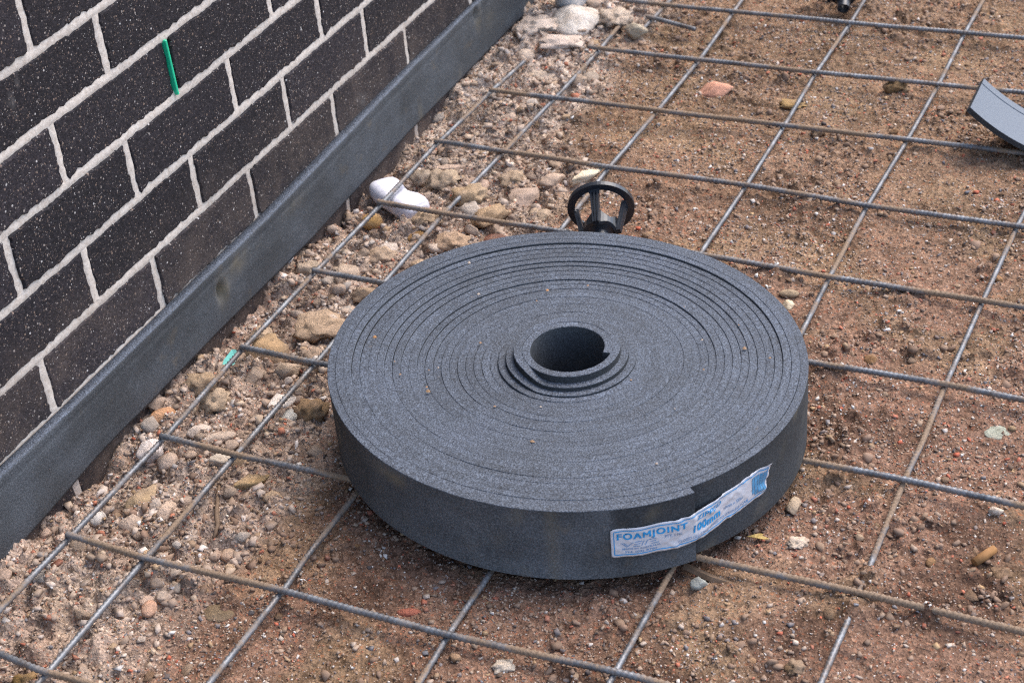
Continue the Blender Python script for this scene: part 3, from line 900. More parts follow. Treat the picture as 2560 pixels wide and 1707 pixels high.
# ------------------------------------------------------------------ stones
def unit_ico(sub):
    bm = bmesh.new(); bmesh.ops.create_icosphere(bm, subdivisions=sub, radius=1)
    V = np.array([tuple(v.co) for v in bm.verts]); F = np.array([[v.index for v in f.verts] for f in bm.faces])
    bm.free(); return V, F
ICO1, ICO2, ICO3 = unit_ico(1), unit_ico(2), unit_ico(3)
def rock_mesh(kind, seed, ico=ICO3):
    r = np.random.default_rng(seed)
    D, F = ico
    if kind == 'angular':
        # a split block: six skewed sides plus a few broken corners
        q, _ = np.linalg.qr(r.normal(size=(3, 3)))
        n = np.concatenate([q, -q, r.normal(size=(5, 3))]) + r.normal(0, .16, (11, 3))
        n /= np.linalg.norm(n, axis=1)[:, None]
        d = np.concatenate([r.uniform(.5, .85, 6), r.uniform(.62, .95, 5)])
        dot = D @ n.T
        rad = np.min(np.where(dot > .03, d / np.maximum(dot, .03), 9), axis=1)
        rad = rad * (1 + .085 * fbm(D[:, 0] * 4 + seed, D[:, 1] * 4, D[:, 2] * 4, 4, .7))
    elif kind == 'clod':
        rad = 1 + .34 * fbm(D[:, 0] * 2.0 + seed, D[:, 1] * 2.0, D[:, 2] * 2.0, 5, .72)
        w = pnoise(D[:, 0] * 4 + seed, D[:, 1] * 4, D[:, 2] * 4)
        rad = rad - .22 * np.abs(w)
    else:
        rad = 1 + .07 * fbm(D[:, 0] * 1.3 + seed, D[:, 1] * 1.3, D[:, 2] * 1.3, 2)
    V = D * rad[:, None]
    V /= np.abs(V).max(0)
    return mesh_np('stone', V, F, M_STONE, kind != 'angular')
ROCKS = {k: [rock_mesh(k, 10 + 7 * i + 100 * j) for i in range(6)] for j, k in enumerate(('angular', 'clod', 'pebble'))}
SMALL = {k: [rock_mesh(k, 50 + 7 * i + 100 * j, ICO2) for i in range(8)] for j, k in enumerate(('angular', 'clod', 'pebble'))}
IMG = 24.3
def stone(name, label, cat, x, y, w, d, h, kind, col, rot=0, sink=.45, var=0, tilt=(0, 0), group=None, zabs=None):
    me = ROCKS[kind][var % 6]
    o = ob(name, me)
    o.scale = (w / 2000, d / 2000, h / 2000)
    z = zabs if zabs is not None else hz(x, y) + h / 2000 * (1 - 2 * sink) + .0
    o.location = (x, y, z)
    o.rotation_euler = (R_(tilt[0]), R_(tilt[1]), R_(IMG + rot))
    o.color = (*srgb(*col), 1)
    return tag(o, label, cat, group)
st_ = stone
TAN, OCH, PALE, GREY = (172, 148, 126), (176, 140, 96), (214, 198, 182), (150, 146, 142)
st_('pale_rock', 'large pale cream rock at the top by the white pipe', 'rock', .034, -.112, 116, 100, 52, 'angular', (216, 204, 190), 4, .4, 0)
st_('mortar_lump', 'flat white mortar lump between the two close bars beside the roll', 'mortar lump', .085, -1.264, 46, 36, 22, 'angular', (226, 214, 202), 20, .3, 1)
st_('ochre_stone', 'big ochre stone under the short cross bar left of the roll', 'stone', .010, -1.172, 62, 66, 46, 'angular', (172, 142, 108), -15, .38, 2)
st_('grey_pebble', 'smooth grey oval pebble touching the second long bar beside the white lump', 'pebble', .114, -1.290, 20, 42, 14, 'pebble', (172, 168, 160), -10, .3, 0)
st_('soil_clod', 'brown soil clod at the left edge of the roll beside a grey pebble', 'soil clod', .147, -1.283, 48, 42, 34, 'clod', (150, 122, 92), 0, .4, 0)
st_('soil_clod', 'broad flat tan soil clod left of the roll between the close bars', 'soil clod', .055, -1.100, 84, 76, 34, 'clod', (178, 152, 126), 0, .4, 1)
st_('rounded_stone', 'rounded beige stone against the foam strip below the nail dent', 'stone', -.044, -1.105, 38, 44, 34, 'clod', (190, 164, 136), 0, .3, 2)
st_('curved_flake', 'thin pale curved stone flake in the gravel left of the roll', 'stone flake', .048, -1.355, 44, 18, 14, 'pebble', (200, 178, 158), 14, .3, 1)
st_('white_rubble', 'white crumbly rubble piece beside the foam strip, above a bar end', 'rubble', -.036, -1.398, 38, 60, 30, 'angular', (222, 208, 198), -20, .35, 3)
st_('white_pebble', 'pale round pebble just below the foam strip, upper of two', 'pebble', -.032, -1.520, 22, 24, 18, 'pebble', (216, 208, 198), 0, .3, 2)
st_('beige_cobble', 'beige chunk just below the foam strip, lower of two pale ones', 'stone', -.034, -1.549, 22, 30, 20, 'angular', (190, 170, 152), 0, .3, 4)
st_('beige_block', 'squarish beige stone by the second long bar, lower left', 'stone', .070, -1.510, 30, 36, 22, 'angular', (198, 172, 150), 15, .35, 5)
st_('ochre_wedge', 'long wedge of yellowish stone under the bar left of the roll', 'stone', .143, -1.430, 50, 22, 22, 'angular', (180, 148, 106), 22, .3, 1)
st_('sandy_slab', 'sandy slab of stone between the two close bars, lower left', 'stone slab', .020, -1.492, 34, 58, 18, 'angular', (176, 150, 118), -35, .35, 2)
st_('brown_slab', 'flat greenish brown slab below the cross bar, lower left', 'stone slab', .228, -1.638, 50, 26, 12, 'angular', (132, 112, 88), -14, .45, 0)
st_('peach_pebble', 'peach coloured upright pebble near the second long bar, lower left', 'pebble', .148, -1.660, 18, 26, 14, 'pebble', (190, 148, 122), 0, .35, 3)
st_('round_pebble', 'round tan pebble in the bare soil left of the third bar', 'pebble', .180, -1.544, 19, 20, 14, 'pebble', (192, 160, 134), 0, .3, 4)
st_('brick_shard', 'pinkish red brick shard in the soil in front of the roll', 'brick shard', .436, -1.569, 29, 11, 9, 'pebble', (168, 104, 84), -4, .4, 5)
st_('cream_crumb', 'crumbly cream mortar piece at the bottom edge, below the cross bar', 'mortar lump', .571, -1.611, 27, 24, 16, 'clod', (214, 196, 174), 0, .35, 3)
st_('cream_stone', 'flat cream stone on bare soil right of the label', 'stone', .807, -1.323, 28, 22, 12, 'clod', (216, 194, 170), 8, .35, 4)
st_('grey_rock', 'light grey angular rock below the bar by the strip end', 'rock', .724, -1.428, 26, 23, 20, 'angular', (164, 164, 154), 0, .3, 3)
st_('grey_green_flat', 'flat grey green stone set in the soil at the right', 'stone', .973, -1.048, 33, 28, 6, 'pebble', (164, 164, 146), 0, .5, 0)
st_('white_chip', 'white stone chip above the cross bar at the right edge', 'stone chip', 1.002, -1.196, 19, 17, 12, 'angular', (222, 208, 190), 0, .3, 4)
st_('beige_pebble', 'beige wedge shaped pebble tucked beneath the roll right of the label', 'pebble', .783, -1.262, 22, 34, 16, 'angular', (176, 156, 130), 0, .3, 5)
st_('soil_clod', 'dark brown soil clod near the right edge beside a brown stub', 'soil clod', 1.030, -1.301, 28, 30, 20, 'clod', (124, 98, 74), 0, .4, 5)
st_('pink_lump', 'pinkish brick lump crusted in soil at the top middle', 'brick lump', .361, -.290, 66, 36, 30, 'angular', (204, 150, 124), 0, .35, 0)
st_('soil_clod', 'brown soil clod caught on the cross bar near the foam offcut', 'soil clod', .640, -.206, 44, 34, 28, 'clod', (140, 112, 80), 0, .35, 2)
st_('soil_clod', 'small grey brown clod in open soil left of the fifth bar', 'soil clod', .560, -.385, 26, 30, 22, 'clod', (140, 116, 92), 0, .35, 3)
st_('cream_wedge', 'cream wedge shaped stone behind the black chair ring', 'stone', .264, -.630, 66, 22, 20, 'angular', (228, 208, 178), 34, .2, 1)
st_('ochre_flat', 'flat ochre brown stone below the white foam piece', 'stone', .073, -.832, 52, 50, 16, 'angular', (160, 124, 82), 0, .25, 3)
st_('red_stone', 'dull red stone just behind the rear edge of the roll', 'stone', .196, -.818, 40, 26, 18, 'pebble', (150, 100, 80), -8, .3, 1)
st_('grey_rock', 'grey tan rock with a dark underside near the short loose bar', 'rock', .150, -.125, 44, 36, 34, 'angular', (176, 162, 140), -30, .2, 5)
st_('grey_flat', 'flat grey stone beside the second long bar near the top', 'stone', .128, -.285, 34, 34, 16, 'pebble', (164, 148, 132), 0, .35, 2)
st_('pink_slab', 'thin flat pink slab lying just under a bar end by the wall', 'stone slab', .036, -.632, 80, 22, 12, 'angular', (204, 176, 154), -2, .2, 4)
st_('soil_clod', 'big grey tan clod right of the first long bar above the white foam', 'soil clod', .040, -.680, 64, 54, 42, 'clod', (178, 156, 130), 0, .35, 4)
st_('soil_clod', 'large knobbly tan clod against the second long bar right of the white foam', 'soil clod', .108, -.722, 66, 54, 44, 'clod', (176, 150, 120), 20, .35, 5)
st_('pinkish_rock', 'flat pinkish grey rock left of the black chair', 'rock', .190, -.705, 62, 48, 30, 'angular', (180, 156, 138), 30, .35, 2)
st_('soil_clod', 'tan clod close to the wall above the white foam piece', 'soil clod', -.014, -.650, 44, 42, 32, 'clod', (184, 164, 142), 0, .35, 0)
st_('soil_clod', 'rough tan clod between the second bar and the rear of the roll', 'soil clod', .140, -.850, 60, 48, 32, 'clod', (184, 154, 126), 0, .35, 1)
st_('tan_pebble', 'brown grey oval pebble at the right rear edge of the roll', 'pebble', .652, -.846, 28, 16, 12, 'pebble', (160, 138, 112), -6, .3, 3)
st_('cream_chip', 'small cream chip beside the right rear edge of the roll', 'stone chip', .660, -.872, 18, 20, 12, 'angular', (220, 200, 168), 0, .3, 0)
st_('soil_clod', 'rounded brown soil ball at the bottom right', 'soil clod', .861, -1.513, 24, 24, 18, 'clod', (126, 102, 76), 0, .35, 2)
st_('ochre_lump', 'golden ochre stone by the bar end below the white foam', 'stone', -.030, -.795, 34, 32, 26, 'pebble', (184, 144, 90), -20, .3, 5)
st_('ochre_lump', 'muddy ochre clod stuck on the lowest cross bar, bottom left corner', 'soil clod', .080, -1.800, 40, 22, 22, 'clod', (138, 108, 66), 20, .2, 4)
st_('ochre_patch', 'yellow sandy lump pressed into the soil at the top, near the fourth bar', 'soil clod', .495, -.300, 50, 40, 12, 'clod', (164, 134, 92), 0, .48, 5)

st_('pale_lump', 'dusty pale lump of broken mortar touching the wall strip at the top', 'mortar lump', -.030, -.150, 84, 70, 30, 'clod', (210, 190, 172), 25, .45, 2)
st_('pale_lump', 'broad pinkish mortar slab below the pale cream rock', 'mortar lump', .040, -.205, 92, 60, 24, 'clod', (210, 190, 174), -12, .45, 3)
st_('pale_lump', 'grey tan rubble block between the pale cream rock and the bars', 'rubble', .098, -.085, 70, 72, 36, 'clod', (194, 174, 154), 30, .45, 4)
st_('pale_lump', 'low pale rubble lump above the first bar end', 'rubble', .040, -.300, 58, 44, 26, 'clod', (198, 178, 158), 0, .4, 1)
for (x_, y_, w_, d_, h_, kd_, c_, r0_, v_, lb_) in (
    (.066, -.790, 50, 40, 30, 'clod', (180, 154, 124), 10, 2, 'knobbly tan clod touching the lower right end of the white foam'),
    (.165, -.770, 72, 44, 36, 'clod', (174, 146, 116), 35, 3, 'long curled brown clod just left of the black chair'),
    (.235, -.745, 46, 40, 30, 'clod', (184, 160, 134), 0, 4, 'lumpy grey tan clod right up against the left of the black chair'),
    (.215, -.655, 52, 38, 26, 'angular', (190, 164, 142), 12, 5, 'flat pale pinkish slab behind and left of the black chair'),
    (.150, -.655, 50, 46, 32, 'clod', (172, 148, 122), 50, 0, 'grey brown clod right of the second bar above the chair'),
    (.050, -.905, 50, 44, 32, 'clod', (186, 160, 134), 0, 1, 'dusty tan clod between the close bars above the rear left of the roll'),
    (.020, -.960, 44, 46, 30, 'angular', (192, 170, 148), 20, 2, 'squarish dusty block beside the first bar above its short cross bar'),
    (-.045, -.960, 46, 36, 30, 'clod', (190, 168, 144), 0, 5, 'tan clod against the foam strip level with the rear of the roll'),
    (.075, -1.010, 40, 34, 26, 'clod', (168, 142, 116), 0, 3, 'brown grey clod below the short cross bar left of the roll'),
    (.060, -1.200, 44, 36, 34, 'angular', (178, 156, 134), 30, 4, 'grey tan block at the foot of the big ochre stone'),
    (.020, -1.225, 34, 34, 30, 'angular', (172, 150, 130), -20, 0, 'small brown block between the ochre stone and the white lump'),
    (-.045, -1.255, 58, 46, 40, 'clod', (176, 150, 122), 10, 0, 'crumbly tan clod pile edge tucked under the foam strip'),
    (.000, -1.290, 52, 46, 38, 'clod', (180, 156, 130), 40, 4, 'big crumbly clod under the first bar below the tile chip'),
    (-.060, -1.330, 40, 26, 22, 'pebble', (190, 144, 108), 35, 2, 'orange tan oblong stone beside the foam strip'),
    (.010, -1.350, 36, 30, 22, 'angular', (206, 188, 172), 0, 5, 'pale angular stone between the first bar and the curved flake'),
    (.075, -1.395, 34, 26, 20, 'angular', (200, 186, 168), 10, 1, 'greyish white stone above the cross bar between the close bars')):
    st_('rubble_block' if kd_ == 'angular' else 'soil_clod', lb_, 'rubble' if kd_ == 'angular' else 'soil clod', x_, y_, w_, d_, h_, kd_, c_, r0_, .35, v_)
# many more rubble stones along the wall and scattered over the soil, too alike to tell apart
PAL = [(180, 158, 140), (190, 170, 152), (172, 148, 126), (206, 188, 172), (164, 142, 124), (180, 152, 122), (174, 162, 150), (190, 162, 142), (156, 136, 118)]
sr = np.random.default_rng(23)
placed = []
def scatter(n, name, label, cat, group, region, wlo, whi, kinds, pal, sink=.4):
    k = 0; tries = 0
    while k < n and tries < 20000:
        tries += 1
        x, y = sr.uniform(region[0], region[1]), sr.uniform(region[2], region[3])
        if math.hypot(x - RCX, y - RCY) < .31: continue
        if region[4] and rubble_mask(np.array([x]), np.array([y]))[0] < .5: continue
        w = wlo * (whi / wlo) ** (sr.random() ** 1.8)
        if any((x - a) ** 2 + (y - b) ** 2 < (.45 * (w + c) / 1000) ** 2 for a, b, c in placed): continue
        placed.append((x, y, w))
        kd = kinds[sr.integers(len(kinds))]
        o = ob(name, SMALL[kd][sr.integers(8)])
        d = w * sr.uniform(.65, 1.1); h = w * sr.uniform(.45, .8)
        o.scale = (w / 2000, d / 2000, h / 2000)
        o.location = (x, y, hz(x, y) + h / 2000 * (1 - 2 * sink))
        o.rotation_euler = (sr.uniform(-.4, .4), sr.uniform(-.4, .4), sr.uniform(0, 6.28))
        c = np.array(pal[sr.integers(len(pal))]) * sr.uniform(.92, 1.07)
        o.color = (*srgb(*np.clip(c, 0, 245)), 1)
        tag(o, label, cat, group)
        k += 1
scatter(200, 'rubble_stone', 'small tan rubble stone in the loose strip along the wall', 'rubble stone', 'small rubble stones along the wall',
        (-.085, .24, -1.80, -.02, True), 12, 46, ('angular', 'angular', 'clod'), PAL, .45)
scatter(70, 'crumb_clod', 'small brown soil crumb on the open ground', 'soil crumb', 'soil crumbs on open ground',
        (.2, 1.1, -1.75, .2, False), 8, 20, ('clod', 'clod', 'angular'), [(138, 112, 88), (150, 122, 96), (124, 98, 76), (160, 134, 104), (146, 112, 80)], .35)

# ------------------------------------------------------------------ grit: tens of thousands of little stones in one mesh
def grit(name, n, lo, hi, pw, ico, pal, probs, seed, weight, emb=.30):
    r = np.random.default_rng(seed)
    D, F = ico
    x = np.concatenate([r.uniform(-.085, 1.25, n)]); y = r.uniform(-1.95, .40, n)
    keep = r.random(n) < weight(x, y)
    x, y = x[keep], y[keep]
    dd = np.hypot(x - RCX, y - RCY)
    k2 = dd > .25
    x, y = x[k2], y[k2]; n = len(x)
    s = lo * (hi / lo) ** (r.random(n) ** pw) / 2
    z = height(x, y)
    ax = np.stack([s, s * r.uniform(.42, .95, n), s * r.uniform(.28, .7, n)], 1)
    loc = D[None] * ax[:, None] * r.uniform(.55, 1.25, (n, len(D), 1)) + r.uniform(-.22, .22, (n, len(D), 3)) * ax[:, None]
    # random rotation: about z, with a small lean
    a = r.uniform(0, 2 * np.pi, n); t = r.normal(0, .45, n)
    ca, sa, ct, stt = np.cos(a), np.sin(a), np.cos(t), np.sin(t)
    X, Y, Zz = loc[..., 0], loc[..., 1], loc[..., 2]
    X2 = X * ct[:, None] + Zz * stt[:, None]; Z2 = -X * stt[:, None] + Zz * ct[:, None]
    X3 = X2 * ca[:, None] - Y * sa[:, None]; Y3 = X2 * sa[:, None] + Y * ca[:, None]
    P = np.stack([X3 + x[:, None], Y3 + y[:, None], Z2 + (z + ax[:, 2] * emb)[:, None]], -1)
    Fa = (F[None] + (np.arange(n) * len(D))[:, None, None]).reshape(-1, 3)
    me = mesh_np(name, P.reshape(-1, 3), Fa, M_GRIT)
    pal = np.array([srgb(*c) for c in pal])
    c = pal[r.choice(len(pal), n, p=np.array(probs) / sum(probs))] * r.uniform(.8, 1.15, (n, 1))
    vcol(me, np.repeat(c, len(D), 0))
    return ob(name, me)
OCTA = (np.array([[1, 0, 0], [0, 1, 0], [0, 0, 1], [-1, 0, 0], [0, -1, 0], [0, 0, -1]], float),
        np.array([[0, 1, 2], [1, 3, 2], [3, 4, 2], [4, 0, 2], [1, 0, 5], [3, 1, 5], [4, 3, 5], [0, 4, 5]]))
BOX = (np.array([[-1, -1, -1], [1, -1, -1], [1, 1, -1], [-1, 1, -1], [-1, -1, 1], [1, -1, 1], [1, 1, 1], [-1, 1, 1]], float) * .68,
       np.array([[0, 2, 1], [0, 3, 2], [4, 5, 6], [4, 6, 7], [0, 1, 5], [0, 5, 4], [1, 2, 6], [1, 6, 5], [2, 3, 7], [2, 7, 6], [3, 0, 4], [3, 4, 7]]))
PYRA = (np.array([[1, .1, -.3], [.1, 1, -.3], [.1, .1, 1], [-1, 0, -.3], [0, -1, -.3]], float),
        np.array([[0, 1, 2], [1, 3, 2], [3, 4, 2], [4, 0, 2]]))
GP = [(226, 219, 210), (178, 96, 72), (118, 118, 122), (84, 81, 82), (172, 150, 130), (146, 122, 104), (176, 146, 110), (196, 180, 164), (196, 114, 86), (112, 94, 80)]
def near(x, y):
    """denser where the place is looked at, thinning out beyond"""
    e = np.maximum(np.maximum(-1.9 + (x - .1) * .42 - y, y - (.02 + x * .30)) , np.maximum(x - (1.02 + .25 * (y + 1.4) * -.1 + .06), -.09 - x))
    return np.where(e < .10, 1.0, .25)
wt = lambda x, y: near(x, y) * (.7 + .3 * rubble_mask(x, y))
wt2 = lambda x, y: near(x, y) * np.clip(.35 + .9 * sstep(-.3, .5, fbm(x * 6, y * 6, 91., 3)) + .3 * rubble_mask(x, y), 0, 1)
tag(grit('gravel', 34000, .0042, .0105, 2.6, BOX, GP, [8, 9, 10, 7, 24, 22, 8, 12, 3, 10], 5, wt2), 'loose gravel of small mixed stones over the soil', 'gravel', kind='stuff')
tag(grit('coarse_grit', 82000, .0028, .0055, 1.4, OCTA, GP, [9, 9, 11, 9, 22, 24, 6, 12, 4, 12], 6, wt2), 'coarse mixed grit between the gravel stones', 'grit', kind='stuff')
tag(grit('fine_grit', 170000, .0016, .0030, 1.0, PYRA, GP, [8, 8, 11, 10, 20, 26, 6, 12, 4, 14], 9, wt), 'fine mixed grit covering the soil', 'grit', kind='stuff')
PALR = [(228, 216, 206), (192, 172, 154), (204, 186, 170), (184, 116, 90), (178, 172, 166), (196, 174, 150), (178, 156, 138), (158, 138, 120)]
tag(grit('rubble_gravel', 34000, .005, .020, 2.2, BOX, PALR, [6, 22, 18, 3, 5, 10, 20, 10], 8, lambda x, y: .95 * rubble_mask(x, y) * near(x, y), .12), 'pale angular gravel filling the strip along the wall', 'gravel', kind='stuff')
SOILP = [(140, 114, 96), (126, 102, 84), (150, 124, 102), (112, 90, 74), (156, 130, 104)]
wcl = lambda x, y: near(x, y) * sstep(.12, .55, fbm(x * 4.2, y * 4.2, 63., 3) + .18 * sstep(-.75, -.2, y) + .25 * fbm(x * 17, y * 17, 3., 2))
tag(grit('soil_crumbs', 24000, .005, .018, 2.2, ICO1, SOILP, [4, 4, 3, 3, 2], 12, wcl, .1), 'loose crumbs of damp brown soil in patches', 'soil crumbs', kind='stuff')

# ------------------------------------------------------------------ black plastic bar chairs
def chair_parts(root):
    def part(name, V, F): 
        me = mesh_np(name, V, F, M_BLACK); return ob(name, me, root)
    # base ring: flat flange with an upstanding rim
    n = 56; a = np.arange(n) * 2 * np.pi / n
    prof = [(.0486, -.0034), (.0486, .0036), (.0466, .0036), (.0458, .0004), (.0376, -.0004), (.0376, -.0034)]
    V = np.concatenate([np.column_stack([r * np.cos(a), r * np.sin(a), np.full(n, z)]) for r, z in prof])
    F = [[k * n + i, ((k + 1) % 6) * n + i, ((k + 1) % 6) * n + (i + 1) % n, k * n + (i + 1) % n] for k in range(6) for i in range(n)]
    part('base_ring', V, F)
    for q in range(4):
        an = R_(q * 90 + 75)
        Rm = np.array([[math.cos(an), -math.sin(an), 0], [math.sin(an), math.cos(an), 0], [0, 0, 1]])
        V, F = [], []
        def slab(p0, p1, w0, w1, t0, t1):
            # a tapered plate from p0 to p1 (radius, z); w across, t radial
            k = len(V)
            for (r, z), w, t in ((p0, w0, t0), (p1, w1, t1)):
                for sx, sy in ((-1, -1), (1, -1), (1, 1), (-1, 1)):
                    V.append((r + sx * t / 2, sy * w / 2, z))
            for f in ((0, 1, 2, 3), (7, 6, 5, 4), (0, 4, 5, 1), (1, 5, 6, 2), (2, 6, 7, 3), (3, 7, 4, 0)):
                F.append([k + v for v in f])
        slab((.0335, -.002), (.0245, -.052), .0135, .0105, .0026, .0026)
        k0 = len(V)
        for off in (-.0052, 0, .0052):
            kk_ = len(V)
            slab((.0360, -.001), (.0262, -.056), .0026, .0022, .0070, .006)
            for v in range(kk_, len(V)): V[v] = (V[v][0], V[v][1] + off * (1 - .35 * ((v - kk_) >= 4)), V[v][2])
        slab((.0400, -.0030), (.032, -.0050), .017, .015, .003, .004)
        Vn = np.array(V) 
        tabs = Vn[-8:]
        # the last slab is the tab that ties the leg to the ring
        tabs[:4] = [(.040, -.0085, -.0036), (.040, .0085, -.0036), (.040, .0085, -.0012), (.040, -.0085, -.0012)]
        tabs[4:] = [(.0325, -.007, -.0075), (.0335, .007, -.0075), (.0345, .007, -.0035), (.0345, -.007, -.0035)]
        Vn[-8:] = tabs
        part('leg', Vn @ Rm.T, F)
    # collar that ties the legs together and the socket tube below it
    n = 32; a = np.arange(n) * 2 * np.pi / n
    dip = .006 * np.cos(4 * (a - R_(75)))
    def tube(name, rows, r_in):
        V = np.concatenate([np.column_stack([r * np.cos(a), r * np.sin(a), z + dip * w]) for r, z, w in rows])
        m = len(rows)
        F = [[k * n + i, ((k + 1) % m) * n + i, ((k + 1) % m) * n + (i + 1) % n, k * n + (i + 1) % n] for k in range(m) for i in range(n)]
        part(name, V, F)
    tube('collar', [(.0245, -.034, 1), (.0245, -.052, -.3), (.0205, -.054, -.3), (.0205, -.034, 1)], 0)
    tube('socket', [(.0205, -.052, 0), (.0120, -.056, 0), (.0110, -.082, 0), (.0080, -.082, 0), (.0080, -.054, 0)], 0)
def chair_pose(c, axis_, up, loc):
    z = -Vector(axis_).normalized(); y = Vector(up); y = (y - z * y.dot(z)).normalized(); x = y.cross(z)
    c.matrix_world = Matrix(((x.x, y.x, z.x, loc[0]), (x.y, y.y, z.y, loc[1]), (x.z, y.z, z.z, loc[2]), (0, 0, 0, 1)))
chair = empty('bar_chair')
chair_pose(chair, (.36, -.94, -.25), (-.177, .549, .817), (.352, -.782, .046))
chair_parts(chair)
tag(chair, 'black plastic bar chair lying on its side behind the roll, ring standing up', 'bar chair', 'black plastic bar chairs')
c2 = chair.copy(); COL.objects.link(c2)
chair_pose(c2, (.25, -.90, -.36), (-.1, .5, .8), (.468, .095, .046))
for ch in list(chair.children):
    d = ch.copy(); COL.objects.link(d); d.parent = c2
tag(c2, 'black plastic bar chair cut off by the top edge of the picture', 'bar chair', 'black plastic bar chairs')

# ------------------------------------------------------------------ white foam piece between the bars by the wall
bm = bmesh.new()
path = [(-.062, -.700, -.034), (-.038, -.722, -.028), (-.012, -.742, -.030), (.018, -.755, -.024), (.042, -.768, -.026)]
m = 14
ringv = []
for k, (x, y, z) in enumerate(path):
    t = Vector(path[min(k + 1, 4)]) - Vector(path[max(k - 1, 0)]); t.normalize()
    s_ = t.cross(Vector((0, 0, 1))).normalized(); u_ = s_.cross(t)
    rad = (.024, .027, .020, .027, .023)[k]
    row = []
    for i in range(m):
        a_ = 2 * math.pi * i / m
        ca, sa = math.cos(a_), math.sin(a_)
        sq = 1 / max(abs(ca), abs(sa)) ** .95          # rounded square section
        rr_ = rad * sq * (1 + .03 * math.sin(5 * a_ + k))
        row.append(bm.verts.new(Vector((x, y, z)) + s_ * ca * rr_ + u_ * sa * rr_ * .68))
    ringv.append(row)
for k in range(4):
    for i in range(m):
        bm.faces.new((ringv[k][i], ringv[k][(i + 1) % m], ringv[k + 1][(i + 1) % m], ringv[k + 1][i]))
bm.faces.new(ringv[0][::-1]); bm.faces.new(ringv[-1])
bmesh.ops.recalc_face_normals(bm, faces=bm.faces[:])
bmesh.ops.bevel(bm, geom=[e_ for e_ in bm.edges if len(e_.link_faces) == 2 and any(len(f_.verts) > 6 for f_ in e_.link_faces)], offset=.005, segments=3, affect='EDGES')
me = bpy.data.meshes.new('white_foam_piece'); bm.to_mesh(me); bm.free(); me.materials.append(M_WHITEFOAM)
me.polygons.foreach_set('use_smooth', np.ones(len(me.polygons), bool))
o = ob('white_foam_piece', me); tag(o, 'bent lump of white foam under the bar ends by the wall', 'foam piece')
sb = o.modifiers.new('s', 'SUBSURF'); sb.levels = 1; sb.render_levels = 1

# ------------------------------------------------------------------ foam offcut at the right edge, sky brightness put into its top colour
xs = np.linspace(0, .36, 60)
zx = .080 - .85 * xs + 3.3 * xs ** 2 - 4.2 * xs ** 3
zx = np.maximum(zx, .016) + .0
ang_ = np.gradient(zx, xs)
nrm = np.stack([-ang_, np.ones_like(xs)], 1); nrm /= np.linalg.norm(nrm, axis=1)[:, None]
V = []
sec = [(0, 0), (.080, 0), (.0815, -.003), (.083, 0), (.098, 0), (.1, -.001), (.1, -.009), (0, -.009), (0, -.0006)]
for wy_, dn_ in sec:
    V.append(np.column_stack([.797 + xs + nrm[:, 0] * dn_, -.405 + wy_ - .02 * xs + 0 * xs, zx + nrm[:, 1] * dn_]))
Vn = np.array(V); a, b = Vn.shape[:2]
idx = np.arange(a * b).reshape(a, b); idn = np.roll(idx, -1, 0)
F = np.stack([idx[:, :-1], idn[:, :-1], idn[:, 1:], idx[:, 1:]], -1).reshape(-1, 4)[:, ::-1].tolist()
F += [idx[:, 0].tolist(), idx[::-1, -1].tolist()]
me = bpy.data.meshes.new('foam_offcut'); me.from_pydata([tuple(v) for v in Vn.reshape(-1, 3)], [], F)
me.materials.append(M_FOAMLIT); me.materials.append(M_SKIN)
mi = np.zeros((a, b - 1), int); mi[5:8] = 1
me.polygons.foreach_set('material_index', np.r_[mi.ravel(), 1, 1].astype(np.int32))
bm = bmesh.new(); bm.from_mesh(me); bmesh.ops.recalc_face_normals(bm, faces=bm.faces[:]); bm.to_mesh(me); bm.free()
vcol(me, np.zeros(len(me.vertices)), 'stain'); vcol(me, np.full(len(me.vertices), .7), 'scuff_shade')
tag(ob('foam_offcut', me), 'curled grey foam offcut resting on the mesh at the right edge', 'foam offcut')

# ------------------------------------------------------------------ white pipe stub, twigs, leaf, chips
def tube_obj(name, pts, rads, mat, m=10, hollow=0):
    P = [Vector(p) for p in pts]; V, F = [], []
    for k, p in enumerate(P):
        t = (P[min(k + 1, len(P) - 1)] - P[max(k - 1, 0)]).normalized()
        u = t.orthogonal().normalized() if abs(t.z) > .9 else t.cross(Vector((0, 0, 1))).normalized()
        w = u.cross(t)
        for i in range(m):
            a_ = 2 * math.pi * i / m
            V.append(p + (u * math.cos(a_) + w * math.sin(a_)) * rads[k])
    for k in range(len(P) - 1):
        for i in range(m):
            F.append([k * m + i, k * m + (i + 1) % m, (k + 1) * m + (i + 1) % m, (k + 1) * m + i])
    F += [list(range(m))[::-1], [(len(P) - 1) * m + i for i in range(m)]]
    me = bpy.data.meshes.new(name); me.from_pydata([tuple(v) for v in V], [], F); me.materials.append(mat)
    bm = bmesh.new(); bm.from_mesh(me); bmesh.ops.recalc_face_normals(bm, faces=bm.faces[:]); bm.to_mesh(me); bm.free()
    if m > 6: me.polygons.foreach_set('use_smooth', np.array([len(p.vertices) == 4 for p in me.polygons]))
    return ob(name, me)
h0 = hz(-.004, -.05)
pp = tube_obj('pvc_pipe', [(-.004, -.050, h0 - .04), (-.004, -.050, .05), (-.004, -.050, .052), (-.004, -.050, .075), (-.004, -.050, .077), (-.004, -.050, .40)],
              [.030, .030, .033, .033, .030, .030], M_PVC, 28)
tag(pp, 'white plastic pipe standing behind the pale rock at the top', 'pipe')
t1 = tube_obj('twig', [(x, y, hz(x, y) + .005) for x, y in ((.108, -1.448), (.118, -1.470), (.133, -1.492), (.147, -1.512), (.150, -1.528))],
              [.0022, .0026, .0028, .0030, .0024], M_WOOD, 7)
tag(t1, 'thin grey brown twig on the gravel right of the second long bar', 'twig')
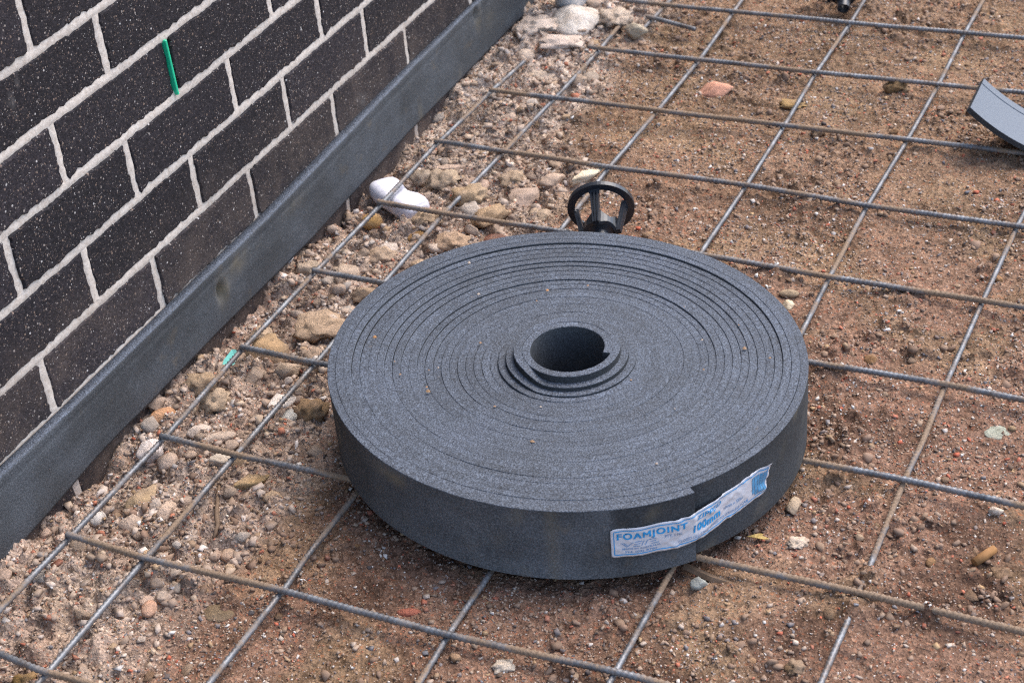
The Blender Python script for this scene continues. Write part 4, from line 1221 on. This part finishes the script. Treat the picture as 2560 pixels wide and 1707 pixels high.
t2 = tube_obj('twig', [(x, y, hz(x, y) + .004) for x, y in ((.748, -1.004), (.760, -1.002), (.775, -.992))], [.0022, .0028, .0020], M_WOOD, 6)
tag(t2, 'short brown twig beside the cross bar right of the roll', 'twig')
z_ = hz(.74, -1.392)
t3 = tube_obj('wood_splinter', [(.700, -1.402, z_ + .003), (.735, -1.412, z_ + .004), (.775, -1.412, z_ + .002)], [.0045, .005, .002], M_WOOD, 5)
tag(t3, 'flat wood splinter lying under the bar at the strip end', 'splinter')
z_ = hz(1.007, -1.281)
t4 = tube_obj('brown_stub', [(.998, -1.295, z_ + .004), (1.006, -1.282, z_ + .005), (1.014, -1.268, z_ + .006)], [.0048, .0055, .0050], M_STUB, 9)
tag(t4, 'small brown paper stub beside the soil clod at the right', 'stub')
def flake(name, x, y, outline, mat, h, lean, label, cat):
    z = hz(x, y) + .006
    V = [(px, py, .0012 * math.sin(i * 2.1)) for i, (px, py) in enumerate(outline)]
    n = len(V)
    V += [(a_, b_, c_ - h) for a_, b_, c_ in V]
    F = [list(range(n)), list(range(2 * n - 1, n - 1, -1))] + [[i, i + n, (i + 1) % n + n, (i + 1) % n] for i in range(n)]
    me = bpy.data.meshes.new(name); me.from_pydata(V, [], F); me.materials.append(mat)
    bm = bmesh.new(); bm.from_mesh(me); bmesh.ops.recalc_face_normals(bm, faces=bm.faces[:]); bm.to_mesh(me); bm.free()
    o = ob(name, me); o.location = (x, y, z); o.rotation_euler = lean
    return tag(o, label, cat)
flake('leaf_scrap', .762, -1.328, [(-.013, -.002), (-.004, .001), (.002, .005), (.006, .003), (.004, .0), (.013, -.003), (.006, -.005), (-.004, -.004)], M_LEAF, .0006, (.1, .05, R_(18)),
      'yellow dry leaf scrap on the gravel below the label', 'leaf')
flake('glazed_chip', -.030, -1.206, [(-.010, -.020), (.010, -.004), (.012, .006), (.004, .008), (-.002, .020), (-.009, .019)], M_TURQ, .006, (R_(18), R_(8), R_(-4)),
      'turquoise glazed tile chip beside the first bar below the foam strip', 'tile chip')
# crumbs of soil dropped on top of the roll
V_, F_ = [], []
for k in range(26):
    a_ = random.uniform(0, 6.28); r_ = random.uniform(.08, .27); s_ = random.choice((.0012, .0015, .0018, .0028))
    q = PYRA[0] * s_ * np.array([1, 1, .7]) * rng.uniform(.7, 1.3, (5, 1)) + [RCX + r_ * math.cos(a_), RCY + r_ * math.sin(a_), RZ + .0995]
    F_.append(PYRA[1] + 5 * k); V_.append(q)
me = mesh_np('soil_specks', np.concatenate(V_), np.concatenate(F_), M_GRIT)
vcol(me, np.repeat(np.array([srgb(*random.choice(((176, 130, 86), (150, 120, 90), (160, 130, 100), (190, 176, 160)))) for _ in range(26)]), 5, 0))
tag(ob('soil_specks', me), 'tiny soil specks dropped on the top of the foam roll', 'soil specks', kind='stuff')
bpy.context.view_layer.update()
